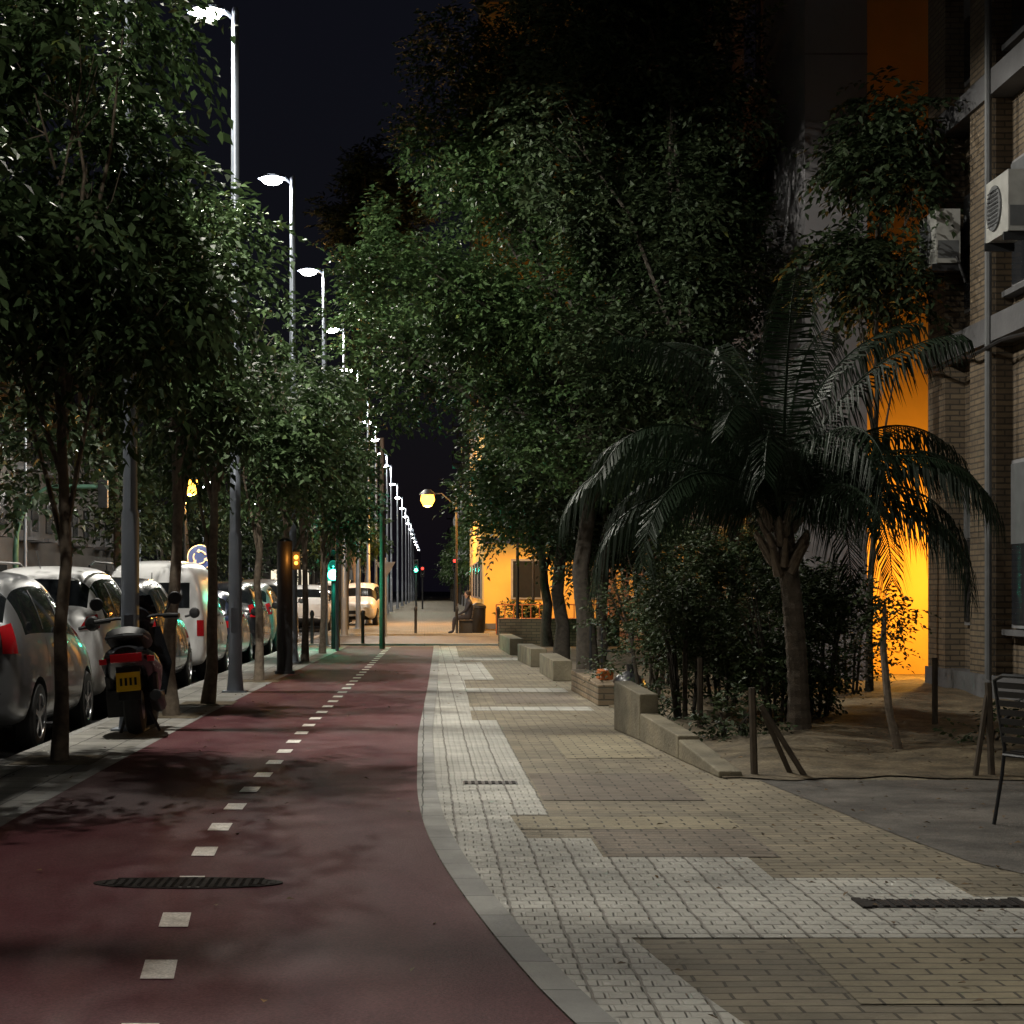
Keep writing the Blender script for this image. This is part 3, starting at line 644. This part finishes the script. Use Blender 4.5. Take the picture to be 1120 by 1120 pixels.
def car_mesh(kind):
    S=SPEC[kind]; zs=S['zs']; st=S['st']; n=len(st)
    V=[];ringn=14
    for (y,zb,zl,zr,wm,wb,wr) in st:
        zb*=zs;zl*=zs;zr*=zs
        half=[(0,zb),(wm*.82,zb),(wm*.97,zb+.09),(wm,zb+.45*(zl-zb)),(wb*1.0,zl),(wr,zl+(zr-zl)*.88),(wr*.7,zr-.012),(0,zr)]
        ring=half+[(-x,z) for x,z in reversed(half[1:-1])]
        V+=[(x,y,z) for x,z in ring]
    F=[];I=[]
    g0,g1=S['gl']
    for i in range(n-1):
        for j in range(ringn):
            j2=(j+1)%ringn; F.append((i*ringn+j,(i+1)*ringn+j,(i+1)*ringn+j2,i*ringn+j2))
            mi=0
            if j in (4,9) and g0<=i<g1: mi=1
            if j in (5,6,7,8):
                if kind=='van':
                    if i==5: mi=1
                else:
                    if i==2 or i==7: mi=1
            if j in (0,13): mi=2
            I.append(mi)
    F.append(tuple(range(ringn))); I.append(0); F.append(tuple(reversed(range((n-1)*ringn,n*ringn)))); I.append(0)
    me=bpy.data.meshes.new('tmp'); me.from_pydata(V,[],F)
    for k in ('p_white','glass','black'): me.materials.append(M[k])
    me.polygons.foreach_set('material_index',I); me.update()
    o=bpy.data.objects.new('tmp',me); scn.collection.objects.link(o)
    sub=o.modifiers.new('s','SUBSURF'); sub.levels=2; sub.render_levels=2
    cut=MB(); r=S['r']
    for wy in S['wh']:
        for sx in(-1,1): cut.lathe((sx*.62,wy,r),(sx,0,0),[(.001,0),(r+.055,0),(r+.055,.5),(.001,.5)],'black',28)
    cm=cut.mesh('cut'); cm.materials.clear()
    for k in ('p_white','glass','black'): cm.materials.append(M[k])
    cm.polygons.foreach_set('material_index',[2]*len(cm.polygons))
    co=bpy.data.objects.new('cut',cm); scn.collection.objects.link(co)
    import bmesh
    bm=bmesh.new(); bm.from_mesh(cm); bmesh.ops.remove_doubles(bm,verts=bm.verts,dist=.0015); bmesh.ops.recalc_face_normals(bm,faces=bm.faces); bm.to_mesh(cm); bm.free()
    bm=bmesh.new(); bm.from_mesh(me); bmesh.ops.recalc_face_normals(bm,faces=bm.faces); bm.to_mesh(me); bm.free()
    bo=o.modifiers.new('b','BOOLEAN'); bo.object=co; bo.operation='DIFFERENCE'; bo.solver='EXACT'
    dg=bpy.context.evaluated_depsgraph_get()
    body=bpy.data.meshes.new_from_object(o.evaluated_get(dg))
    bpy.data.objects.remove(o); bpy.data.objects.remove(co)
    verts=[v.co.copy() for v in body.vertices]; polys=[tuple(p.vertices) for p in body.polygons]
    bvh=BVHTree.FromPolygons(verts,polys)
    b=MB(); b.m=['p_white','glass','black']
    b.V=[tuple(v) for v in verts]; b.F=[list(p) for p in polys]; b.I=[p.material_index for p in body.polygons]
    def decal(c4,dirv,k,off=.006,nu=6,nv=4,mirror=True):
        dv=Vector(dirv).normalized()
        for sx in ((1,-1) if mirror else (1,)):
            vs=[];ok=True; dd=Vector((dv.x*sx,dv.y,dv.z))
            for v in range(nv+1):
                for u in range(nu+1):
                    a=Vector(c4[0]).lerp(Vector(c4[1]),u/nu); c=Vector(c4[3]).lerp(Vector(c4[2]),u/nu); p=a.lerp(c,v/nv); p=Vector((p.x*sx,p.y,p.z))
                    h=bvh.ray_cast(p-dd*2,dd,6)
                    if h[0] is None: ok=False;break
                    nn=h[1] if h[1].dot(dd)<0 else -h[1]
                    vs.append(h[0]+nn*off)
                if not ok:break
            if not ok: continue
            fs=[(v*(nu+1)+u,v*(nu+1)+u+1,(v+1)*(nu+1)+u+1,(v+1)*(nu+1)+u) for v in range(nv) for u in range(nu)]
            b.add(vs,fs,k)
    L=S['L']
    def side(y0,y1,z0,z1,k,off=.005,nu=8,nv=3): decal([(.8,y0,z0*zs),(.8,y1,z0*zs),(.8,y1,z1*zs),(.8,y0,z1*zs)],(-1,0,0),k,off,nu,nv)
    def rear(x0,x1,z0,z1,k,off=.006,mir=False,nu=8,nv=4): decal([(x0,0,z0*zs),(x1,0,z0*zs),(x1,0,z1*zs),(x0,0,z1*zs)],(0,1,0),k,off,nu,nv,mir)
    def front(x0,x1,z0,z1,k,off=.006,mir=False,nu=8,nv=4): decal([(x0,L,z0*zs),(x1,L,z0*zs),(x1,L,z1*zs),(x0,L,z1*zs)],(0,-1,0),k,off,nu,nv,mir)
    w=.012
    d1,d2,d3=S['wh'][0]+.42,(S['wh'][0]+S['wh'][1])/2-.02,S['wh'][1]-.48
    for d in (d1,d2,d3): side(d,d+w,.27,.93,'black',.003,1,8)
    side(d1,d3,.265,.28,'black',.003,16,1)
    side(S['wh'][0]+.42,S['wh'][1]-.42,.19,.25,'black',.006,16,2)
    side(d2-.04,d2+.05,.98,1.37,'black',.004,2,6)
    if kind!='van': side(d1-.05,d1+.0,1.0,1.33,'black',.004,2,6)
    else: side(d2-.9,d2+.2,.98,1.0,'black',.003,12,1)
    for d in (d1+.12 if kind!='van' else d2-.2,d2+.1): side(d,d+.17,.84,.875,'chrome',.025,3,2)
    rear(-.26,.26,.56,.66,'plate',.012); rear(-.62,.62,.34,.42,'black',.006,nu=12)
    rear(-.66,.66,.498,.506,'black',.003,nu=16,nv=1)
    if kind=='van':
        rear(-.62,-.05,1.12,1.5,'glass',.006); rear(.05,.62,1.12,1.5,'glass',.006); rear(-.008,.008,.45,1.65,'black',.004,nu=1,nv=14)
        tl=[(.80,0,.70*zs),(.93,.0,.70*zs),(.93,0,.94*zs),(.80,0,.94*zs)]
    elif kind=='suv': tl=[(.66,0,.88*zs),(.95,0,.90*zs),(.95,0,1.03*zs),(.78,0,1.0*zs)]
    elif kind=='hatch': tl=[(.74,0,.82*zs),(.90,.0,.82*zs),(.87,0,1.06*zs),(.74,0,1.03*zs)]
    else: tl=[(.6,0,.76*zs),(.95,0,.76*zs),(.95,0,.88*zs),(.6,0,.88*zs)]
    tl=[(p[0]-.05,p[1],p[2]) for p in tl]
    decal(tl,(-.55,1,0),'taillamp',.012,10,8)
    decal([(.45,L,.62*zs),(.9,L,.62*zs),(.9,L,.76*zs),(.5,L,.70*zs)],(-.5,-1,0),'clearlamp',.01,8,4)
    front(-.45,.45,.40,.52,'black',.008); front(-.24,.24,.33,.38,'plate',.014)
    for sx in(-1,1):
        ym=S['st'][7 if kind!='van' else 5][0]+.12
        b.lathe((sx*.99,ym,1.02*zs),(0,1,0),[(.001,-.05),(.06,-.045),(.085,.0),(.06,.06),(.001,.08)],'black' if kind!='suv' else 'p_white',12); b.tube([(sx*.84,ym,.97*zs),(sx*.99,ym,1.0*zs)],.02,'black',6)
        if kind=='suv': b.tube([(sx*.6,.7,1.5*zs),(sx*.6,1.0,1.545*zs),(sx*.6,2.3,1.545*zs),(sx*.58,2.6,1.48*zs)],.016,'black',6)
    b.tube([(0,.75,zs*(1.48 if kind!='van' else 1.84)),(0,.55,zs*(1.48 if kind!='van' else 1.84)+.2)],.006,'black',5)
    for wy in S['wh']:
        for sx in (-1,1):
            c=(sx*.66,wy,r); ax=(sx,0,0)
            b.lathe(c,ax,[(.001,0),(r*.9,.0),(r,.03),(r,.17),(r*.93,.2),(r*.66,.205),(r*.64,.16),(r*.6,.13),(.001,.13)],'tyre',26)
            b.lathe(c,ax,[(r*.66,.206),(r*.62,.2),(r*.6,.15),(r*.56,.14)],'rim',24); b.lathe(c,ax,[(.05,.19),(.045,.2),(.001,.2)],'rim',10)
            b.lathe(c,ax,[(.05,.13),(.05,.19)],'rim',10)
            for q in range(5):
                an=q*2*math.pi/5+.3; mid=r*.33; ca,sa=math.cos(an),math.sin(an)
                b.box((sx*.84,wy+ca*mid,r+sa*mid),(.035,r*.56,.05),'rim',rx=an)
    bpy.data.meshes.remove(body)
    me=b.mesh('car_'+kind,True)
    try: me.set_sharp_from_angle(angle=R(35))
    except Exception: pass
    return me
CM={k:car_mesh(k) for k in SPEC}
def car(name,kind,loc,paint,rz=0):
    me=CM[kind].copy(); me.materials[0]=M[paint]
    return inst(name,me,loc,rz)
zr=-.104
car('parked_car','sedan',(-4.33,11.0,zr),'p_black')
car('parked_car','hatch',(-4.55,16.75,zr),'p_silver')
car('parked_car','suv',(-4.62,21.2,zr),'p_white')
car('parked_car','hatch',(-4.6,25.8,zr),'p_black')
car('parked_van','van',(-4.5,30.1,zr),'p_white')
car('parked_car','sedan',(-4.5,34.7,zr),'p_blue')
car('parked_car','hatch',(-4.45,39.4,zr),'p_black')
car('parked_car','hatch',(-4.45,43.7,zr),'p_silver')
car('parked_car','suv',(-4.45,48.1,zr),'p_grey')
for i,(k,p) in enumerate([('hatch','p_white'),('sedan','p_grey'),('hatch','p_black'),('suv','p_white'),('hatch','p_silver'),('sedan','p_blue'),('hatch','p_white'),('suv','p_grey')]):
    car('parked_car',k,(-4.3+.005*i*5,66+i*5.2,zr),p,0)
car('parked_car','hatch',(-2.45,77,0.0),'p_white',math.pi*.97)
for i,(k,p,y) in enumerate([('hatch','p_grey',30),('sedan','p_black',36),('hatch','p_white',41),('suv','p_grey',47),('hatch','p_silver',58)]):
    car('parked_car',k,(-14.6,y,zr),p,math.pi)
o=car('oncoming_car','hatch',(-8.6,98,zr),'p_grey',math.pi)
b=MB()
for sx in(-.6,.6): b.lathe((sx,4.04,.72),(0,1,0),[(.001,.05),(.08,.04),(.1,0)],'headlamp_on',10)
b.obj('headlamps',parent=o)
# ------------------------------------------------------------ scooter
def scooter():
    b=MB()
    tp=[(.001,-.06),(.14,-.065),(.2,-.08),(.25,-.06),(.27,0),(.25,.06),(.2,.08),(.14,.065),(.001,.06)]
    b.lathe((0,0,.27),(1,0,0),tp,'tyre',24); b.lathe((0,1.28,.265),(1,0,0),tp,'tyre',24)
    b.lathe((0,0,.27),(1,0,0),[(.001,-.085),(.13,-.075),(.13,.075),(.001,.085)],'rim',14); b.lathe((0,1.28,.265),(1,0,0),[(.001,-.07),(.12,-.06),(.12,.06),(.001,.07)],'rim',14)
    st=[(-.36,.76,.09,.06),(-.28,.73,.19,.13),(-.1,.66,.24,.2),(.15,.60,.25,.25),(.42,.52,.23,.25),(.52,.40,.19,.17)]
    V=[];F=[];k=14
    for (y,z,w,h) in st:
        for j in range(k):
            q=2*math.pi*j/k; V.append((w*math.cos(q),y,z+h*math.sin(q)*(.8 if math.sin(q)>0 else 1)))
    for i in range(len(st)-1):
        for j in range(k): F.append((i*k+j,i*k+(j+1)%k,(i+1)*k+(j+1)%k,(i+1)*k+j))
    F+= [tuple(range(k)),tuple(range((len(st)-1)*k,len(st)*k))]
    b.add(V,F,'p_black')
    V=[];F=[]
    for (y,z,w,h) in [(-.3,.9,.11,.03),(-.22,.92,.17,.07),(0,.89,.19,.08),(.15,.83,.19,.07),(.3,.81,.17,.07),(.5,.79,.1,.05)]:
        for j in range(k):
            q=2*math.pi*j/k; V.append((w*math.cos(q),y,z+h*math.sin(q)))
    for i in range(5):
        for j in range(k): F.append((i*k+j,i*k+(j+1)%k,(i+1)*k+(j+1)%k,(i+1)*k+j))
    F+= [tuple(range(k)),tuple(range(5*k,6*k))]
    b.add(V,F,'black')
    b.tube([(-.17,-.12,.86),(-.15,-.38,.9),(0,-.44,.91),(.15,-.38,.9),(.17,-.12,.86)],.014,'darkmetal',6)
    b.box((0,.68,.3),(.38,.5,.09),'black')
    V=[(-.2,.92,.3),(.2,.92,.3),(.27,1.0,.6),(.19,1.03,.95),(-.19,1.03,.95),(-.27,1.0,.6)]
    V2=[(x*.8,y+.16,z) for x,y,z in V]
    b.add(V+V2,[(0,1,2,3,4,5),(11,10,9,8,7,6)]+[(i,(i+1)%6,6+(i+1)%6,6+i) for i in range(6)],'p_black')
    b.tube([(0,1.28,.3),(0,1.05,.95)],[.05,.04],'darkmetal',8)
    b.lathe((0,1.06,1.04),(0,1,.2),[(.001,-.1),(.12,-.08),(.15,0),(.12,.1),(.001,.12)],'p_black',14)
    b.tube([(-.36,.9,1.04),(-.18,.97,1.06),(0,1.0,1.04),(.18,.97,1.06),(.36,.9,1.04)],.018,'darkmetal',6)
    for sx in(-1,1):
        b.tube([(sx*.38,.89,1.04),(sx*.24,.94,1.05)],.026,'black',8); b.tube([(sx*.24,.96,1.06),(sx*.3,.98,1.16),(sx*.34,.98,1.2)],.009,'darkmetal',5)
        b.lathe((sx*.35,.96,1.21),(0,-1,0),[(.001,.01),(.055,.01),(.065,0),(.05,-.02),(.001,-.025)],'black',12)
        b.tube([(sx*.17,.02,.28),(sx*.18,-.1,.62)],[.028,.022],'darkmetal',8); b.tube([(sx*.18,-.0,.36),(sx*.185,-.06,.55)],.04,'black',8)
    b.add([(-.18,1.1,1.05),(.18,1.1,1.05),(.13,.98,1.26),(-.13,.98,1.26)],[(0,1,2,3)],'glass')
    b.box((0,-.31,.5),(.18,.02,.34),'black',rx=R(-14)); b.box((0,-.345,.5),(.2,.008,.17),'yplate',rx=R(-14))
    for i in range(4): b.box((-.06+i*.04,-.351,.5),(.02,.004,.07),'black',rx=R(-14))
    b.box((0,-.355,.71),(.26,.07,.07),'taillamp',rx=R(-10)); b.box((-.2,-.3,.69),(.06,.06,.05),'taillamp'); b.box((.2,-.3,.69),(.06,.06,.05),'taillamp')
    b.tube([(.17,.45,.22),(.2,.1,.25),(.21,-.2,.34),(.21,-.3,.36)],[.03,.065,.065,.05],'darkmetal',10)
    b.box((-.14,.2,.3),(.16,.6,.24),'black'); b.box((.0,.35,.38),(.36,.3,.32),'black'); b.box((0,-.05,.56),(.2,.5,.06),'black',rx=R(-10))
    b.box((0,1.28,.5),(.16,.4,.06),'p_black')
    b.tube([(-.1,.3,.2),(-.17,.32,.0)],.014,'darkmetal',6); b.tube([(.1,.3,.2),(.17,.32,.0)],.014,'darkmetal',6)
    o=b.obj('motor_scooter',True,loc=(-2.82,17.9,.01),bevel=.006); o.rotation_euler=(0,R(-5),R(3)); o.scale=(1.15,1,1.08); return o
scooter()
# ------------------------------------------------------------ cafe chair
def chair():
    b=MB(); t=.012
    for sx in(-1,1):
        x=sx*.25
        b.tube([(x,-.27,0),(x,-.22,.3),(x,-.2,.46),(x,-.16,.62),(x,-.02,.67),(x,.14,.66),(x,.2,.62)],t,'darkmetal',8)
        b.tube([(x*.92,.28,0),(x*.92,.22,.3),(x*.92,.2,.46),(x*.9,.25,.7),(x*.8,.3,.88)],t,'darkmetal',8)
        b.tube([(x,-.22,.42),(x*.92,.21,.42)],.01,'darkmetal',6)
    b.tube([(-.2,.3,.88),(-.1,.32,.91),(.1,.32,.91),(.2,.3,.88)],t,'darkmetal',8)
    b.tube([(-.25,-.22,.42),(.25,-.22,.42)],.01,'darkmetal',6); b.tube([(-.23,.21,.42),(.23,.21,.42)],.01,'darkmetal',6)
    for i in range(9):
        y=-.2+i*.049; b.box((0,y,.435+.006*math.cos(i)),(.46,.036,.012),'black')
    for i in range(7):
        z=.52+i*.055; b.box((0,.235+.0115*i,z),(.4-.01*i,.01,.036),'black',rx=R(-12))
    return b
b=chair(); b.obj('cafe_chair',True,loc=(3.8,11.0,.005),rz=R(112))
# ------------------------------------------------------------ signs, signals
b=MB(); b.tube([(0,0,0),(0,0,2.55)],.035,'steel',8); b.lathe((0,-.045,2.2),(0,-1,0),[(.36,0),(.36,.012),(.34,.013),(.001,.013)],'signwhite',28); b.lathe((0,-.06,2.2),(0,-1,0),[(.335,0),(.335,.004),(.001,.004)],'signblue',28)
for q in range(3):
    a=q*2.094+.4; pts=[(.18*math.cos(a+s*.25),-.075,2.2+.18*math.sin(a+s*.25)) for s in range(6)]; b.tube(pts,.022,'signwhite',5)
    e=pts[-1]; a2=a+1.25; b.add([(.12*math.cos(a2),-.08,2.2+.12*math.sin(a2)),(.25*math.cos(a2),-.08,2.2+.25*math.sin(a2)),(.19*math.cos(a2+.4),-.08,2.2+.19*math.sin(a2+.4))],[(0,1,2)],'signwhite')
b.obj('roundabout_sign',loc=(-6.4,52,.15))
b=MB(); pts=[(0,0,0),(0,0,2.6)]+[(1.1-1.1*math.cos(q),0,2.6+1.75*math.sin(q)) for q in [R(15*i) for i in range(1,7)]]+[(2.3,0,4.35)]
b.tube(pts,[.08]*2+[.06]*7,'greenmetal',10); b.box((2.4,0,4.15),(.25,.2,.75),'black')
for i in range(3): b.lathe((2.4,.11,4.4-.24*i),(0,1,0),[(.1,0),(.1,.08)],'black',12)
b.obj('traffic_signal_mast',True,loc=(-11.2,50,-.1))
def signal(name,loc,on,H=2.2,k='green_on',col=(.05,1,.6),e=25,w=.06,r=.095):
    b=MB(); b.tube([(0,0,0),(0,0,H)],w,'darkmetal',10); b.box((0,-.12,H-.35),(.26,.2,.78),'black')
    for i in range(3):
        z=H-.11-.24*i
        b.lathe((0,-.22,z),(0,-1,0),[(.1,0),(.105,.08)],'black',14)
        b.lathe((0,-.221,z),(0,-1,0),[(r,.0),(r*.95,.085),(r*.6,.11),(.001,.12)] if i==on else [(.09,.0),(.05,.02),(.001,.025)],k if i==on else 'glass',14)
    o=b.obj(name,True,loc=loc)
    if e: light('POINT',(0,-.5,H-.11-.24*on),e,col,o,size=.08,name='signal_light')
    return o
signal('traffic_light',(-2.2,44.0,0),2,H=2.38,e=110,r=.13)
signal('traffic_light',(-.55,110,0),2,H=3.2,e=30)
signal('traffic_light',(1.9,118,0),0,H=3.4,k='red_on',col=(1,.05,.03),e=0)
signal('traffic_light',(-.2,135,0),0,H=3.1,k='red_on',col=(1,.05,.03),e=0)
b=MB(); b.tube([(0,0,0),(0,0,.05),(0,0,.06),(0,0,2.25),(0,0,2.3)],[.17,.17,.135,.13,.06],'darkmetal',16)
b.box((.2,-.02,1.92),(.12,.16,.3),'black'); b.tube([(.1,0,1.92),(.2,0,1.92)],.02,'darkmetal',6)
b.lathe((.2,-.101,1.98),(0,-1,0),[(.035,0),(.025,.02),(.001,.03)],'amber_on',12); b.lathe((.2,-.101,1.88),(0,-1,0),[(.03,0),(.02,.02),(.001,.03)],'amber_on',12)
o=b.obj('pedestrian_signal',True,loc=(-2.38,31,0)); light('POINT',(.2,-.3,1.95),8,(1,.35,.05),o,size=.05,name='signal_light')
b=MB(); b.tube([(0,0,0),(0,0,5.1)],[.07,.05],'rust',10); b.obj('signal_pole',True,loc=(-1.04,44.2,0))
b=MB(); b.tube([(0,0,0),(0,0,3.5)],.04,'steel',8); b.box((-.1,-.05,3.2),(.85,.02,.34),'band'); b.box((-.1,-.062,3.2),(.8,.003,.29),'shutter'); b.obj('direction_sign',loc=(-2.05,42.6,0))
b=MB(); b.tube([(0,0,0),(0,0,2.4)],.03,'steel',8)
def tri(s,y,k): b.add([(-s,y,2.1+s*.58),(s,y,2.1+s*.58),(0,y,2.1-s*1.15),(-s,y+.006,2.1+s*.58),(s,y+.006,2.1+s*.58),(0,y+.006,2.1-s*1.15)],[(0,2,1),(3,4,5),(0,1,4,3),(1,2,5,4),(2,0,3,5)],k)
tri(.3,-.045,'signback'); b.obj('yield_sign',loc=(-1.2,55.5,0))
for i in range(5):
    b=MB(); b.lathe((0,0,0),(0,0,1),[(.06,0),(.055,.03),(.045,.05),(.045,.75),(.06,.78),(.06,.84),(.03,.9),(.001,.91)],'darkmetal',12); b.obj('bollard',True,loc=(-2.9+i*1.3,57.6 if i>1 else 46.9,0))
def bench(loc,rz):
    b=MB()
    for sx in(-.75,.75): b.box((sx,0,.22),(.06,.4,.44),'darkmetal'); b.box((sx,.22,.65),(.06,.05,.5),'darkmetal',rx=R(-10))
    for i in range(4): b.box((0,-.17+i*.11,.455),(1.8,.09,.03),'stake')
    for i in range(3): b.box((0,.2+.02*i,.58+i*.13),(1.8,.025,.1),'stake',rx=R(-10))
    b.obj('park_bench',loc=loc,rz=rz,bevel=.005)
bench((1.3,58.8,0),R(-90)); bench((1.5,63,0),R(-90)); bench((1.6,72,0),R(-90))
# person sitting on the far bench (one skinned body)
def seated_person(loc,rz):
    J={'pelvis':((0,.08,.56),.14),'chest':((0,.12,.88),.15),'sh':((0,.12,1.04),.11),'neck':((0,.09,1.12),.055),'head1':((0,.07,1.2),.075),'head2':((0,.06,1.3),.085)}
    for s,n in ((-1,'l'),(1,'r')):
        J['hip'+n]=((s*.1,.06,.54),.095); J['kn'+n]=((s*.14,-.36,.52),.07); J['an'+n]=((s*.13,-.40,.09),.045); J['to'+n]=((s*.14,-.56,.04),.035)
        J['ar'+n]=((s*.2,.12,1.0),.06); J['el'+n]=((s*.25,.0,.76),.045); J['wr'+n]=((s*.13,-.2,.64),.032); J['ha'+n]=((s*.09,-.28,.63),.03)
    names=list(J); E=[('pelvis','chest'),('chest','sh'),('sh','neck'),('neck','head1'),('head1','head2')]
    for n in 'lr': E+= [('pelvis','hip'+n),('hip'+n,'kn'+n),('kn'+n,'an'+n),('an'+n,'to'+n),('sh','ar'+n),('ar'+n,'el'+n),('el'+n,'wr'+n),('wr'+n,'ha'+n)]
    me=bpy.data.meshes.new('seated_person'); me.from_pydata([J[n][0] for n in names],[(names.index(a),names.index(c)) for a,c in E],[])
    o=bpy.data.objects.new('seated_person',me); scn.collection.objects.link(o); o.location=loc; o.rotation_euler=(0,0,rz)
    sk=o.modifiers.new('skin','SKIN'); o.modifiers.new('sub','SUBSURF').levels=1
    for i,n in enumerate(names): me.skin_vertices[0].data[i].radius=(J[n][1],J[n][1])
    me.skin_vertices[0].data[0].use_root=True
    me.materials.append(M['cloth'])
    b=MB(); b.lathe((0,.05,1.26),(0,0,1),[(.001,-.12),(.05,-.11),(.08,-.03),(.088,.04),(.06,.1),(.001,.12)],'skin',14); b.lathe((0,.075,1.29),(0,0,1),[(.085,-.04),(.1,.02),(.075,.09),(.001,.115)],'hair',14)
    b.lathe((0,-.045,1.25),(0,-1,-.3),[(.018,0),(.001,.025)],'skin',6)
    b.obj('head',True,parent=o)
try: seated_person((1.3,58.9,0),R(-90))
except Exception as ex: print(ex)
b=MB(); b.lathe((0,0,0),(0,0,1),[(.2,0),(.24,.1),(.26,.8),(.28,.82),(.27,.9),(.1,1.0),(.001,1.0)],'darkmetal',14); b.obj('litter_bin',True,loc=(1.75,60.6,0))
b=MB()
for i in range(14): b.tube([(2.3+i*.28,59.2,0),(2.3+i*.28,59.2,.95)],.018,'orangebag',6)
for z in (.95,.5,.15): b.tube([(2.3,59.2,z),(5.95,59.2,z)],.02,'orangebag',6)
b.obj('terrace_railing')
b=MB(); b.tube([(2.85,29.5,0),(2.85,29.5,.85),(3.35,29.5,.8),(3.35,29.5,0)],.022,'darkmetal',6); b.tube([(2.85,29.5,.45),(3.35,29.5,.42)],.016,'darkmetal',6); b.tube([(2.85,29.5,.85),(2.85,31.5,.85),(2.85,31.5,0)],.022,'darkmetal',6); b.obj('handrail',True)
b=MB(); b.box((0,0,.07),(.18,.15,.12),'orangebag',rz=.3,rx=.15); b.box((.05,.02,.14),(.14,.12,.015),'p_white',rz=.4,rx=.2); b.obj('cardboard_box',loc=(2.3,23.4,.275),bevel=.01)
b=MB(); b.lathe((0,0,0),(.1,0,1),[(.001,0),(.2,.02),(.24,.15),(.18,.3),(.05,.38),(.07,.46),(.02,.47)],'bag',11); b.obj('rubbish_bag',True,loc=(2.55,23.0,.03))
b=MB()
for (x,y) in [(-3.06,15.3),(-2.87,20.7),(-2.72,22.9),(-2.6,28.6)]:
    b.bx(x-.33,x+.33,y-.42,y+.42,.004,.009,'soil')
b.obj('tree_pits')
# ------------------------------------------------------------ world, moon, camera
w=bpy.data.worlds.new('World'); scn.world=w; w.use_nodes=True; nt=w.node_tree; bg=nt.nodes['Background']
sky=N(nt,'ShaderNodeTexSky'); sky.sky_type='NISHITA'; sky.sun_disc=False; sky.sun_elevation=R(2); sky.sun_rotation=R(200)
nt.links.new(sky.outputs[0],bg.inputs['Color']); bg.inputs['Strength'].default_value=.0011
b2=N(nt,'ShaderNodeBackground'); b2.inputs['Color'].default_value=(.52,.5,1,1); b2.inputs['Strength'].default_value=.0055
ad=N(nt,'ShaderNodeAddShader'); nt.links.new(bg.outputs[0],ad.inputs[0]); nt.links.new(b2.outputs[0],ad.inputs[1]); nt.links.new(ad.outputs[0],nt.nodes['World Output'].inputs['Surface'])
s=bpy.data.lights.new('moon','SUN'); s.energy=.012; s.angle=R(.5); s.color=(.8,.85,1); so=bpy.data.objects.new('moon',s); scn.collection.objects.link(so); so.rotation_euler=(R(35),0,R(20))
cam=bpy.data.cameras.new('camera'); cam.lens=64.3; cam.sensor_width=36; cam.shift_x=.0848; cam.shift_y=.0759; cam.clip_end=3000
co=bpy.data.objects.new('camera',cam); scn.collection.objects.link(co); co.location=(0,0,1.43); co.rotation_euler=(R(90),0,0); scn.camera=co
scn.view_settings.view_transform='Standard'; scn.view_settings.look='None'; scn.view_settings.exposure=0; scn.view_settings.gamma=1
